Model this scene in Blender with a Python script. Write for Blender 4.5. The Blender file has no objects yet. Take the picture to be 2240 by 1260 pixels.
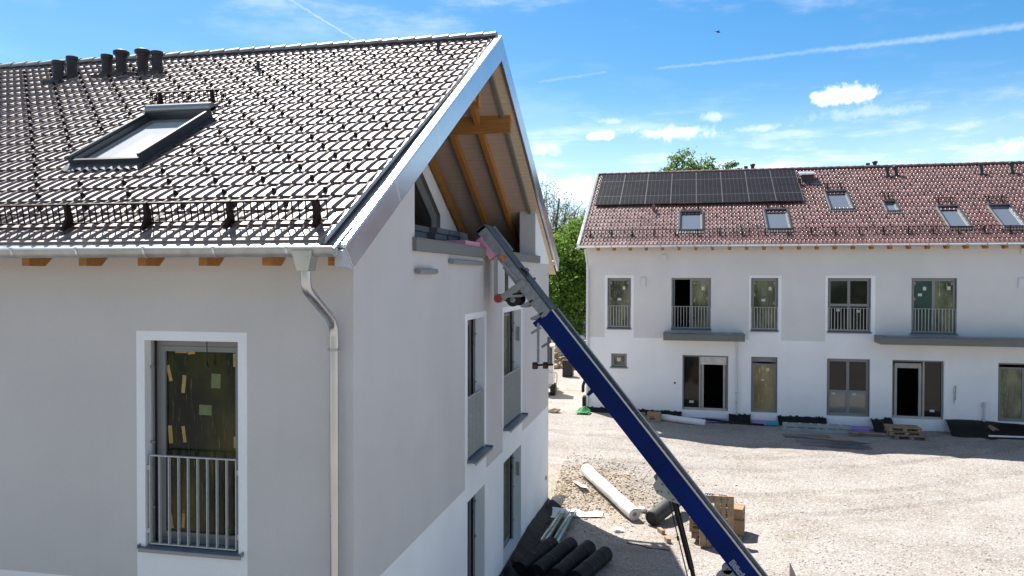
import bpy, bmesh, math, random
import numpy as np
from mathutils import Vector, Matrix, noise
random.seed(7); rng = np.random.default_rng(7)
S = bpy.context.scene
COL = S.collection
R = math.radians
# ------------------------------------------------------------------ camera
CAM = Vector((3.59025, -8.30114, 6.0))
cd = bpy.data.cameras.new('camera'); cam = bpy.data.objects.new('camera', cd); COL.objects.link(cam)
fw = Vector((-0.20529, 0.97859, -0.014684)); rt = Vector((0.97869, 0.20533, 0.001666)); dn = Vector((0.004645, -0.014029, -0.99989))
cam.matrix_world = Matrix(((rt.x, -dn.x, -fw.x, CAM.x), (rt.y, -dn.y, -fw.y, CAM.y), (rt.z, -dn.z, -fw.z, CAM.z), (0, 0, 0, 1)))
cd.sensor_width = 36; cd.lens = 1700 / 2240 * 36; cd.clip_end = 3000; cd.clip_start = .1
S.camera = cam
# ------------------------------------------------------------------ light
SUN_AZ, SUN_EL = -41.0, 54.5         # azimuth from +Y clockwise
S.view_settings.view_transform = 'Standard'; S.view_settings.look = 'None'
S.view_settings.exposure = 1.45; S.view_settings.gamma = 1.0
sl = bpy.data.lights.new('sun', 'SUN'); sl.energy = 3.6; sl.angle = R(.55); sl.color = (1, .95, .88)
so = bpy.data.objects.new('sun', sl); COL.objects.link(so)
sd = Vector((math.sin(R(SUN_AZ)) * math.cos(R(SUN_EL)), math.cos(R(SUN_AZ)) * math.cos(R(SUN_EL)), math.sin(R(SUN_EL))))
so.rotation_euler = sd.to_track_quat('Z', 'Y').to_euler(); so.location = (0, 0, 40)
# ------------------------------------------------------------------ sky
W = bpy.data.worlds.new('World'); S.world = W; W.use_nodes = True
nt = W.node_tree; nt.nodes.clear()
class NG:
    """tiny node graph helper"""
    def __init__(s, nt): s.nt = nt
    def n(s, t, **k):
        o = s.nt.nodes.new(t)
        for a, b in k.items(): setattr(o, a, b)
        return o
    def lk(s, a, b): s.nt.links.new(a, b)
    def m(s, op, a, b=None, c=None, clamp=False):
        o = s.n('ShaderNodeMath', operation=op, use_clamp=clamp)
        for i, v in enumerate((a, b, c)):
            if v is None: continue
            if isinstance(v, (int, float)): o.inputs[i].default_value = v
            else: s.lk(v, o.inputs[i])
        return o.outputs[0]
    def mix(s, f, a, b, mode='MIX'):
        o = s.n('ShaderNodeMix', data_type='RGBA', blend_type=mode)
        for i, v in ((0, f), (6, a), (7, b)):
            if isinstance(v, (int, float)): o.inputs[i].default_value = v
            elif isinstance(v, tuple): o.inputs[i].default_value = (*v, 1)
            else: s.lk(v, o.inputs[i])
        return o.outputs[2]
    def ramp(s, f, st):
        o = s.n('ShaderNodeValToRGB'); e = o.color_ramp.elements
        while len(e) < len(st): e.new(.5)
        for q, (p, c) in zip(e, st): q.position = p; q.color = (*c, 1) if isinstance(c, tuple) else (c, c, c, 1)
        s.lk(f, o.inputs[0]); return o.outputs[0]
    def ss(s, x, a, b):
        o = s.n('ShaderNodeMapRange', interpolation_type='SMOOTHSTEP')
        s.lk(x, o.inputs[0]); o.inputs[1].default_value = a; o.inputs[2].default_value = b
        return o.outputs[0]
g = NG(nt)
sky = g.n('ShaderNodeTexSky', sky_type='NISHITA', sun_disc=False)
sky.sun_elevation = R(SUN_EL); sky.sun_rotation = R(SUN_AZ); sky.air_density = 1.0; sky.dust_density = .4; sky.ozone_density = 2.0
tc = g.n('ShaderNodeTexCoord'); sep = g.n('ShaderNodeSeparateXYZ'); g.lk(tc.outputs['Generated'], sep.inputs[0])
X_, Y_, Z_ = sep.outputs
az = g.m('MULTIPLY', g.m('ARCTAN2', X_, Y_), 57.2958); el = g.m('MULTIPLY', g.m('ARCSINE', Z_), 57.2958)
cv = g.n('ShaderNodeCombineXYZ'); g.lk(az, cv.inputs[0]); g.lk(el, cv.inputs[1])
def nz(scale, detail=5, sx=1, sy=1, rough=.55, off=0):
    mp = g.n('ShaderNodeMapping'); g.lk(cv.outputs[0], mp.inputs[0]); mp.inputs['Scale'].default_value = (sx, sy, 1); mp.inputs['Location'].default_value = (off, off * .7, 0)
    o = g.n('ShaderNodeTexNoise', noise_dimensions='2D'); o.inputs['Scale'].default_value = scale; o.inputs['Detail'].default_value = detail; o.inputs['Roughness'].default_value = rough
    g.lk(mp.outputs[0], o.inputs['Vector']); return o.outputs[0]
n1 = nz(.9, 6); n2 = nz(2.2, 4, off=9); nw = nz(.12, 6, .45, 1.6, .62, 3); nw2 = nz(.5, 5, .25, 1.2, .6, 17); nb = nz(.6, 4, off=31)
def puff(a0, e0, ra, re, k=1.1, flat=.0):
    da = g.m('DIVIDE', g.m('SUBTRACT', az, a0), ra); de = g.m('DIVIDE', g.m('SUBTRACT', el, e0), re)
    d = g.m('SQRT', g.m('ADD', g.m('MULTIPLY', da, da), g.m('MULTIPLY', de, de)))
    t = g.m('ADD', g.m('SUBTRACT', 1.0, d), g.m('MULTIPLY', g.m('SUBTRACT', n1, .5), k * 2))
    t = g.m('ADD', t, g.m('MULTIPLY', g.m('SUBTRACT', n2, .5), k * .7))
    return t
def addm(ms):
    o = ms[0]
    for q in ms[1:]: o = g.m('MAXIMUM', o, q)
    return o
cum = addm([g.ss(puff(*p), -.05, .62) for p in [(11.2, 12.15, 2.3, .75, .75), (9.9, 12.1, 1.0, .5, .8), (-5.3, 10.2, 1.2, .45, .6)]])
soft = addm([g.m('MULTIPLY', g.ss(puff(*p), -.15, 1.05), w) for p, w in [((.2, 10.25, 3.4, .6, 1.1), .85), ((2.6, 11.2, .9, .4, 1.2), .5), ((5.4, 10.3, 2.0, .3, 1.0), .4), ((-9.6, 9.3, 1.6, .7, 1.2), .5), ((-7.2, 6.4, 3.2, 1.2, .7), 1.0), ((-4.5, 11.2, 1.4, .3, .9), .45), ((6.7, 7.6, 1.5, .5, .9), .8), ((21, 8.1, 2.4, .6, .9), .7), ((13.0, 10.9, 4.4, .5, 1.1), .28), ((-11.5, 6.8, 4, 1.2, .8), .6)]])
def streak(a0, e0, a1, e1, w0, w1, amt):
    t = g.m('DIVIDE', g.m('SUBTRACT', az, a0), a1 - a0); tcl = g.m('MINIMUM', g.m('MAXIMUM', t, 0), 1)
    # sagitta follows the great circle seen by a level camera
    ec = g.m('ADD', e0, g.m('MULTIPLY', tcl, e1 - e0))
    w = g.m('ADD', w0, g.m('MULTIPLY', tcl, w1 - w0))
    d = g.m('DIVIDE', g.m('ABSOLUTE', g.m('ADD', g.m('SUBTRACT', el, ec), g.m('MULTIPLY', g.m('SUBTRACT', n2, .5), .22))), w)
    k = g.ss(d, 1.25, -.1)
    gate = g.m('MULTIPLY', g.ss(t, -.02, .08), g.ss(t, 1.05, .97))
    return g.m('MULTIPLY', g.m('MULTIPLY', k, gate), g.m('MULTIPLY', g.m('ADD', .45, n1), amt))
trail = addm([streak(-1.6, 14.72, 9.84, 15.15, .11, .19, .14), streak(9.4, 15.13, 22.5, 15.1, .19, .30, .20), streak(-10, 14.0, -5.0, 14.62, .14, .12, .10),
              streak(-29.5, 19.7, -22.6, 16.25, .17, .08, .34)])
veil = g.m('MULTIPLY', g.ss(nw, .47, .78), g.m('ADD', .10, g.m('MULTIPLY', g.ss(el, 15.5, 20), .45)))
veil2 = g.m('MULTIPLY', g.m('MULTIPLY', g.ss(nw2, .45, .75), g.ss(el, 14.5, 7.0)), .55)
low = g.m('MULTIPLY', g.ss(el, 14.0, 4.0), .50)
al = addm([g.m('MULTIPLY', cum, .98), soft, trail, veil, veil2]); 
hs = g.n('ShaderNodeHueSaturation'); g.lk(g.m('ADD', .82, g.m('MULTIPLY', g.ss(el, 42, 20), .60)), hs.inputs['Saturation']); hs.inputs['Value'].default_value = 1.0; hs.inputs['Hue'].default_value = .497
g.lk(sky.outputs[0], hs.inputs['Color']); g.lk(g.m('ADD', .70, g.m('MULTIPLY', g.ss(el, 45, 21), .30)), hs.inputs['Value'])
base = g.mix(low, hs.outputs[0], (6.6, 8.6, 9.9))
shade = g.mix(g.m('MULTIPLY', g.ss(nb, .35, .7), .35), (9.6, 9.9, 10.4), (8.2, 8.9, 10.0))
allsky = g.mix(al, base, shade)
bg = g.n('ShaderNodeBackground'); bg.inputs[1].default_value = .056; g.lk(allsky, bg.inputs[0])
wo = g.n('ShaderNodeOutputWorld'); g.lk(bg.outputs[0], wo.inputs[0])

# ------------------------------------------------------------------ materials
MATS = {}
def mat(name, col, rough=.6, metal=0.0, var=0.0, vs=3.0, bump=0.0, bs=60.0, spec=.5, coat=0, col2=None, stretch=None, trans=0, vdet=4, bdist=.01):
    if name in MATS: return MATS[name]
    m = bpy.data.materials.new(name); m.use_nodes = True; q = NG(m.node_tree); b = m.node_tree.nodes['Principled BSDF']
    b.inputs['Base Color'].default_value = (*col, 1); b.inputs['Roughness'].default_value = rough; b.inputs['Metallic'].default_value = metal
    b.inputs['Specular IOR Level'].default_value = spec; b.inputs['Coat Weight'].default_value = coat; b.inputs['Coat Roughness'].default_value = .15
    t = q.n('ShaderNodeTexCoord'); mp = q.n('ShaderNodeMapping'); q.lk(t.outputs['Object'], mp.inputs[0])
    if stretch: mp.inputs['Scale'].default_value = stretch
    if var or col2:
        n = q.n('ShaderNodeTexNoise'); n.inputs['Scale'].default_value = vs; n.inputs['Detail'].default_value = vdet; q.lk(mp.outputs[0], n.inputs['Vector'])
        c2 = col2 or tuple(c * (1 - var) for c in col); c1 = col if col2 else tuple(min(1, c * (1 + var * .5)) for c in col)
        q.lk(q.ramp(n.outputs[0], [(.32, c2), (.68, c1)]), b.inputs['Base Color'])
        q.lk(q.m('ADD', rough - .06, q.m('MULTIPLY', n.outputs[0], .12)), b.inputs['Roughness'])
    if bump:
        n = q.n('ShaderNodeTexNoise'); n.inputs['Scale'].default_value = bs; n.inputs['Detail'].default_value = 3; q.lk(mp.outputs[0], n.inputs['Vector'])
        bp = q.n('ShaderNodeBump'); bp.inputs['Strength'].default_value = bump; bp.inputs['Distance'].default_value = bdist; q.lk(n.outputs[0], bp.inputs['Height']); q.lk(bp.outputs[0], b.inputs['Normal'])
    if trans: b.inputs['Subsurface Weight'].default_value = 0
    MATS[name] = m; return m
def plaster(name, col):
    """mineral render: fine grain, faint clouds and faint run marks"""
    m = bpy.data.materials.new(name); m.use_nodes = True; q = NG(m.node_tree); b = m.node_tree.nodes['Principled BSDF']; b.inputs['Roughness'].default_value = .92; b.inputs['Specular IOR Level'].default_value = .2
    t = q.n('ShaderNodeTexCoord'); 
    def N(sc, det, st=None):
        n = q.n('ShaderNodeTexNoise'); n.inputs['Scale'].default_value = sc; n.inputs['Detail'].default_value = det
        mp = q.n('ShaderNodeMapping'); q.lk(t.outputs['Object'], mp.inputs[0]); 
        if st: mp.inputs['Scale'].default_value = st
        q.lk(mp.outputs[0], n.inputs['Vector']); return n.outputs[0]
    a = q.ramp(N(.7, 5), [(.3, tuple(c * .93 for c in col)), (.7, tuple(min(1, c * 1.03) for c in col))])
    a = q.mix(q.m('MULTIPLY', q.ss(N(150, 2), .50, .72), .20), a, tuple(c * .62 for c in col)); a = q.mix(q.m('MULTIPLY', q.ss(N(46, 3), .50, .70), .17), a, tuple(c * .66 for c in col)); a = q.mix(q.m('MULTIPLY', q.ss(N(60, 2), .52, .70), .22), a, tuple(min(1, c * 1.16) for c in col))
    a = q.mix(q.m('MULTIPLY', q.ss(N(1.2, 3, (2.5, 2.5, .12)), .55, .8), .10), a, tuple(c * .78 for c in col))
    q.lk(a, b.inputs['Base Color'])
    bp = q.n('ShaderNodeBump'); bp.inputs['Strength'].default_value = .55; bp.inputs['Distance'].default_value = .006; q.lk(N(110, 3), bp.inputs['Height']); q.lk(bp.outputs[0], b.inputs['Normal'])
    MATS[name] = m; return m
WHITE = plaster('white_render', (.89, .885, .89)); GREY = plaster('grey_render', (.625, .592, .575))
FGREY = plaster('pale_grey_render', (.715, .692, .675))
FRAME = mat('window_grey', (.22, .22, .215), .45, var=.06); FRAMEL = mat('window_grey_light', (.33, .33, .32), .5)
SILL = mat('sill_metal', (.17, .20, .235), .38, var=.1, vs=8); SILLE = mat('sill_edge', (.30, .29, .28), .5)
RAILM = mat('galvanised_rail', (.52, .52, .50), .55, .0, var=.12, vs=25)
ZINC = mat('zinc', (.60, .62, .64), .36, .85, var=.14, vs=6, bump=.04, bs=14); ZINCB = mat('zinc_bright', (.80, .81, .82), .30, .75, var=.05, vs=4)
ZINCD = mat('zinc_dull', (.44, .43, .42), .48, .6, var=.22, vs=5)
ALU = mat('aluminium_trim', (.62, .63, .66), .24, .85, var=.05, vs=2.5)
ALUP = mat('aluminium_plain', (.55, .56, .58), .45, .35, var=.08, vs=3)
WOOD = mat('glulam', (.42, .185, .040), .6, col2=(.30, .125, .028), vs=5, stretch=(.4, 6, 6), bump=.1, bs=30)
OLIVE = mat('parapet_metal', (.17, .17, .155), .5, var=.05)
OLIVE2 = mat('canopy_metal', (.135, .135, .125), .45, var=.06, vs=2)
CAPM = mat('canopy_cover', (.10, .115, .13), .4, var=.25, vs=4)
DARK = mat('dark_interior', (.020, .017, .014), .9); BLACK = mat('black_plastic', (.012, .012, .013), .55, bump=.3, bs=9, bdist=.03)
MEMB = mat('bitumen_and_shade', (.010, .0105, .012), .62, var=.3, vs=5, bump=.35, bs=7, bdist=.04, spec=.25)
PIPEM = mat('vent_brown', (.045, .030, .028), .55, var=.15)
SNOWM = mat('snow_guard_brown', (.022, .008, .007), .55, spec=.2)
CARD = mat('cardboard', (.32, .21, .13), .85, var=.12, vs=4, bump=.05, bs=20); CARDD = mat('cardboard_print', (.07, .05, .04), .85)
PALW = mat('pallet_wood', (.42, .29, .18), .85, col2=(.27, .185, .12), vs=6, stretch=(1, 1, 1), bump=.2, bs=30)
PALG = mat('weathered_wood', (.30, .235, .18), .9, col2=(.19, .15, .12), vs=5, bump=.2, bs=30)
PINK = mat('pink_foam', (.68, .30, .42), .8, var=.06, bump=.1, bs=120); LILAC = mat('lilac_foam', (.36, .25, .55), .8, var=.12); TEAL = mat('teal_foam', (.08, .36, .48), .8, var=.12)
BLUE = mat('lift_blue', (.0006, .017, .135), .45, var=.30, vs=1.3, bump=.03, bs=6, spec=.12, vdet=7)
q = NG(BLUE.node_tree); b_ = BLUE.node_tree.nodes['Principled BSDF']; t_ = q.n('ShaderNodeTexCoord'); n_ = q.n('ShaderNodeTexNoise'); n_.inputs['Scale'].default_value = 5; n_.inputs['Detail'].default_value = 8; n_.inputs['Roughness'].default_value = .75; q.lk(t_.outputs['Object'], n_.inputs['Vector'])
q.lk(q.mix(q.m('MULTIPLY', q.ss(n_.outputs[0], .60, .74), .35), b_.inputs['Base Color'].links[0].from_socket, (.045, .065, .15)), b_.inputs['Base Color'])      # dust and scuffs on the paint
LGREY = mat('lift_grey', (.30, .31, .325), .5, .25, var=.2, vs=9, vdet=7)
LDARK = mat('lift_track', (.075, .08, .088), .7, .0, var=.3, vs=8, spec=.3); LEDGE = mat('lift_edge', (.50, .51, .53), .35, .7); GREASE = mat('black_steel', (.012, .012, .012), .4)
TYRE = mat('tyre_rubber', (.012, .012, .012), .75); RED = mat('red_paint', (.36, .030, .020), .5); ORANGE = mat('orange_reflector', (.75, .17, .02), .4)
LETTER = mat('white_letter', (.75, .75, .75), .6); WFAB = mat('white_fabric', (.74, .74, .73), .7, var=.08, vs=6, bump=.35, bs=5, bdist=.05)
GREEN = mat('green_cloth', (.020, .22, .055), .7, bump=.3, bs=10); YELLOW = mat('yellow_hose', (.65, .40, .05), .5); STEELB = mat('galvanised_stud', (.50, .55, .60), .16, .95, var=.05)
EXW = mat('excavator_white', (.62, .62, .60), .5, var=.1); GLASSD = mat('dark_glass', (.012, .015, .017), .07, spec=.6)
CONC = mat('concrete_grey', (.36, .36, .37), .8, var=.15, vs=9); TAPE = mat('yellow_tape', (.42, .28, .085), .6, var=.2, vs=20); STICK = mat('pale_sticker', (.135, .165, .065), .55, var=.15, vs=14); STICKW = mat('white_sticker', (.55, .56, .50), .55)
SOLARM = mat('solar_cell', (.016, .015, .018), .30, spec=.10, var=.12, vs=2); SOLARL = mat('solar_line', (.15, .155, .165), .4); SOLARB = mat('solar_frame', (.035, .035, .04), .4)
BOARDS_GREY = mat('grey_board', (.115, .120, .135), .7, var=.15)
def film(name, c1, c2, c3, rough=.16, sp_=.35):
    """protective film on glass: vertical wrinkles over a dark pane"""
    m = bpy.data.materials.new(name); m.use_nodes = True; q = NG(m.node_tree); b = m.node_tree.nodes['Principled BSDF']
    t = q.n('ShaderNodeTexCoord')
    def N(sc, det, st, dist=0):
        n = q.n('ShaderNodeTexNoise'); n.inputs['Scale'].default_value = sc; n.inputs['Detail'].default_value = det; n.inputs['Distortion'].default_value = dist
        mp = q.n('ShaderNodeMapping'); q.lk(t.outputs['Object'], mp.inputs[0]); mp.inputs['Scale'].default_value = st; q.lk(mp.outputs[0], n.inputs['Vector']); return n.outputs[0]
    a = q.ramp(N(1.6, 3, (1, 1, .6)), [(.36, c1), (.52, c2), (.72, c3)])
    w = q.ss(N(9, 4, (4, 4, .35), .8), .60, .74)
    a = q.mix(q.m('MULTIPLY', w, .6), a, tuple(min(1, c * 3.2 + .02) for c in c3))  # pale streaks painted for the reflections off the film's creases
    q.lk(a, b.inputs['Base Color']); b.inputs['Roughness'].default_value = rough; b.inputs['Specular IOR Level'].default_value = sp_
    bp = q.n('ShaderNodeBump'); bp.inputs['Strength'].default_value = .16; bp.inputs['Distance'].default_value = .02; q.lk(N(7, 3, (3, 3, .5), .5), bp.inputs['Height']); q.lk(bp.outputs[0], b.inputs['Normal'])
    MATS[name] = m; return m
FILM1 = film('film_olive', (.003, .0055, .004), (.013, .018, .006), (.062, .054, .011), .14, .22)
FILM2 = film('film_pale', (.035, .046, .026), (.11, .12, .068), (.24, .235, .14))
FILM3 = film('film_yellow', (.17, .13, .055), (.25, .195, .085), (.33, .27, .13), .35)
def soffit(name, col):
    m = bpy.data.materials.new(name); m.use_nodes = True; q = NG(m.node_tree); b = m.node_tree.nodes['Principled BSDF']; b.inputs['Roughness'].default_value = .7
    t = q.n('ShaderNodeTexCoord'); sp = q.n('ShaderNodeSeparateXYZ'); q.lk(t.outputs['Object'], sp.inputs[0])
    fr = q.m('FRACT', q.m('MULTIPLY', sp.outputs[1], 7.6)); ln = q.ss(fr, .10, .03)
    n = q.n('ShaderNodeTexNoise'); n.inputs['Scale'].default_value = 4; mp = q.n('ShaderNodeMapping'); mp.inputs['Scale'].default_value = (.5, 5, 5); q.lk(t.outputs['Object'], mp.inputs[0]); q.lk(mp.outputs[0], n.inputs['Vector'])
    a = q.ramp(n.outputs[0], [(.3, tuple(c * .86 for c in col)), (.7, col)]); q.lk(q.mix(q.m('MULTIPLY', ln, .55), a, tuple(c * .55 for c in col)), b.inputs['Base Color'])
    MATS[name] = m; return m
SOFF = soffit('soffit_boards', (.50, .39, .33)); SOFFL = soffit('verge_boards', (.66, .52, .38))
def tilemat(name, dark, light, rough, scale, spec=.5):
    m = bpy.data.materials.new(name); m.use_nodes = True; q = NG(m.node_tree); b = m.node_tree.nodes['Principled BSDF']
    t = q.n('ShaderNodeTexCoord')
    n = q.n('ShaderNodeTexNoise'); n.inputs['Scale'].default_value = scale; n.inputs['Detail'].default_value = 3; q.lk(t.outputs['Object'], n.inputs['Vector'])
    v = q.n('ShaderNodeTexWhiteNoise', noise_dimensions='2D'); sp = q.n('ShaderNodeSeparateXYZ'); q.lk(t.outputs['Object'], sp.inputs[0]); cb = q.n('ShaderNodeCombineXYZ')
    q.lk(q.m('FLOOR', q.m('DIVIDE', sp.outputs[0], .334)), cb.inputs[0]); q.lk(q.m('FLOOR', q.m('DIVIDE', q.m('ADD', sp.outputs[1], .755), .3365)), cb.inputs[1]); q.lk(cb.outputs[0], v.inputs['Vector'])
    a = q.ramp(q.m('ADD', q.m('MULTIPLY', v.outputs[0], .6), q.m('MULTIPLY', n.outputs[0], .4)), [(.2, dark), (.8, light)]); q.lk(a, b.inputs['Base Color'])
    q.lk(q.m('ADD', rough, q.m('MULTIPLY', q.m('SUBTRACT', v.outputs[0], .5), .07)), b.inputs['Roughness']); b.inputs['Specular IOR Level'].default_value = spec; b.inputs['IOR'].default_value = 1.8 if name == 'engobed_tile' else 1.6
    bp = q.n('ShaderNodeBump'); bp.inputs['Strength'].default_value = .08; bp.inputs['Distance'].default_value = .004
    n2 = q.n('ShaderNodeTexNoise'); n2.inputs['Scale'].default_value = 60; q.lk(t.outputs['Object'], n2.inputs['Vector']); q.lk(n2.outputs[0], bp.inputs['Height']); q.lk(bp.outputs[0], b.inputs['Normal'])
    MATS[name] = m; return m
TILE = tilemat('engobed_tile', (.105, .056, .048), (.175, .108, .096), .56, 3, 1.0); TILEF = tilemat('red_brown_tile', (.128, .053, .047), (.215, .102, .093), .36, 3, .85)
def groundmat():
    m = bpy.data.materials.new('gravel_ground'); m.use_nodes = True; q = NG(m.node_tree); b = m.node_tree.nodes['Principled BSDF']; b.inputs['Roughness'].default_value = .95; b.inputs['Specular IOR Level'].default_value = .15
    t = q.n('ShaderNodeTexCoord'); P = t.outputs['Object']
    def N(sc, det=4, ro=.6, st=None):
        n = q.n('ShaderNodeTexNoise'); n.inputs['Scale'].default_value = sc; n.inputs['Detail'].default_value = det; n.inputs['Roughness'].default_value = ro
        if st:
            mp = q.n('ShaderNodeMapping'); mp.inputs['Scale'].default_value = st; q.lk(P, mp.inputs[0]); q.lk(mp.outputs[0], n.inputs['Vector'])
        else: q.lk(P, n.inputs['Vector'])
        return n.outputs[0]
    a = q.ramp(N(.45, 6), [(.30, (.225, .190, .165)), (.48, (.305, .280, .258)), (.66, (.350, .334, .320))])
    dust = q.ss(N(.22, 5, .6, (.6, 1.6, 1)), .50, .68)
    a = q.mix(q.m('MULTIPLY', dust, .6), a, (.41, .37, .335))
    s0 = q.n('ShaderNodeSeparateXYZ'); q.lk(P, s0.inputs[0]); wv = q.m('MULTIPLY', q.m('SUBTRACT', N(.5, 3), .5), 1.1)
    dx = q.m('SUBTRACT', s0.outputs[0], 2.0); fc = q.m('ADD', q.m('SUBTRACT', s0.outputs[1], q.m('MULTIPLY', q.m('MULTIPLY', dx, dx), .032)), wv)
    for c0 in (17.2, 18.9, 14.3, 12.5, 20.9):
        tr = q.m('MULTIPLY', q.ss(q.m('ABSOLUTE', q.m('SUBTRACT', fc, c0)), .34, .10), q.ss(N(.6, 4), .38, .60)); a = q.mix(q.m('MULTIPLY', tr, .65), a, (.205, .175, .15))
    # soil bank beside the near house
    sp = q.n('ShaderNodeSeparateXYZ'); q.lk(P, sp.inputs[0])
    yy = q.m('ADD', sp.outputs[1], q.m('MULTIPLY', q.m('SUBTRACT', N(1.1, 4), .5), 2.6)); xx = q.m('ADD', sp.outputs[0], q.m('MULTIPLY', q.m('SUBTRACT', N(.9, 4), .5), 2.0))
    bank = q.m('MULTIPLY', q.m('MULTIPLY', q.ss(yy, 12.4, 13.4), q.ss(yy, 16.6, 15.6)), q.ss(xx, 3.6, 1.9))
    bank2 = q.m('MULTIPLY', q.m('MULTIPLY', q.ss(yy, 8.0, 9.0), q.ss(yy, 13.8, 12.6)), q.ss(xx, 4.2, 2.8))
    a = q.mix(q.m('MULTIPLY', bank, .75), a, (.36, .285, .20)); a = q.mix(q.m('MULTIPLY', bank2, .5), a, (.40, .34, .27))
    # stone grain
    v = q.n('ShaderNodeTexVoronoi'); v.inputs['Scale'].default_value = 26; q.lk(P, v.inputs['Vector'])
    g1 = q.n('ShaderNodeSeparateColor'); q.lk(v.outputs['Color'], g1.inputs[0])
    a = q.mix(q.m('MULTIPLY', q.ss(g1.outputs[0], .66, .90), .50), a, (.58, .565, .55))
    a = q.mix(q.m('MULTIPLY', q.ss(g1.outputs[1], .76, .92), .60), a, (.20, .175, .155))
    a = q.mix(q.m('MULTIPLY', q.ss(v.outputs['Distance'], .42, .66), .22), a, (.22, .185, .155))
    v2 = q.n('ShaderNodeTexVoronoi'); v2.inputs['Scale'].default_value = 75; q.lk(P, v2.inputs['Vector']); g2 = q.n('ShaderNodeSeparateColor'); q.lk(v2.outputs['Color'], g2.inputs[0])
    a = q.mix(q.m('MULTIPLY', q.ss(g2.outputs[0], .7, .95), .35), a, (.60, .585, .565)); a = q.mix(q.m('MULTIPLY', q.ss(g2.outputs[1], .75, .95), .4), a, (.24, .21, .18))
    # damp olive patches
    a = q.mix(q.m('MULTIPLY', q.ss(N(.75, 5, .7, (.5, 1.3, 1)), .55, .70), .55), a, (.235, .20, .14))
    q.lk(a, b.inputs['Base Color'])
    bp = q.n('ShaderNodeBump'); bp.inputs['Strength'].default_value = .7; bp.inputs['Distance'].default_value = .016
    h = q.m('ADD', q.m('MULTIPLY', v.outputs['Distance'], -.7), q.m('MULTIPLY', N(9, 6, .75), 1.4)); q.lk(h, bp.inputs['Height']); q.lk(bp.outputs[0], b.inputs['Normal'])
    MATS['gravel_ground'] = m; return m
GRAVEL = groundmat()
STONE = mat('pebble', (.56, .545, .53), .9, col2=(.33, .305, .285), vs=2.7, vdet=8); STONEB = mat('soil_stone', (.52, .42, .30), .9, col2=(.31, .24, .165), vs=2.3, vdet=8)
def leafmat(name, c1, c2, tr=.35):
    m = bpy.data.materials.new(name); m.use_nodes = True; q = NG(m.node_tree); nt = m.node_tree; b = nt.nodes['Principled BSDF']; b.inputs['Roughness'].default_value = .55; b.inputs['Specular IOR Level'].default_value = .3
    t = q.n('ShaderNodeTexCoord'); n = q.n('ShaderNodeTexNoise'); n.inputs['Scale'].default_value = .9; n.inputs['Detail'].default_value = 6; n.inputs['Roughness'].default_value = .8; q.lk(t.outputs['Object'], n.inputs['Vector'])
    a = q.ramp(n.outputs[0], [(.33, c1), (.67, c2)]); q.lk(a, b.inputs['Base Color'])
    tl = q.n('ShaderNodeBsdfTranslucent'); q.lk(q.mix(.5, a, tuple(min(1, c * 1.8) for c in c2)), tl.inputs[0])
    mx = q.n('ShaderNodeMixShader'); mx.inputs[0].default_value = tr; q.lk(b.outputs[0], mx.inputs[1]); q.lk(tl.outputs[0], mx.inputs[2]); q.lk(mx.outputs[0], nt.nodes['Material Output'].inputs[0])
    MATS[name] = m; return m
LEAF = leafmat('leaf_green', (.055, .125, .018), (.165, .27, .048), .5); LEAFY = leafmat('leaf_fresh', (.05, .10, .016), (.13, .205, .04), .42); TWIG = mat('twig', (.13, .115, .10), .9); BARK = mat('bark', (.075, .06, .048), .9, var=.3, vs=5)
LEAFP = leafmat('leaf_pale', (.12, .15, .06), (.22, .24, .11))

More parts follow.
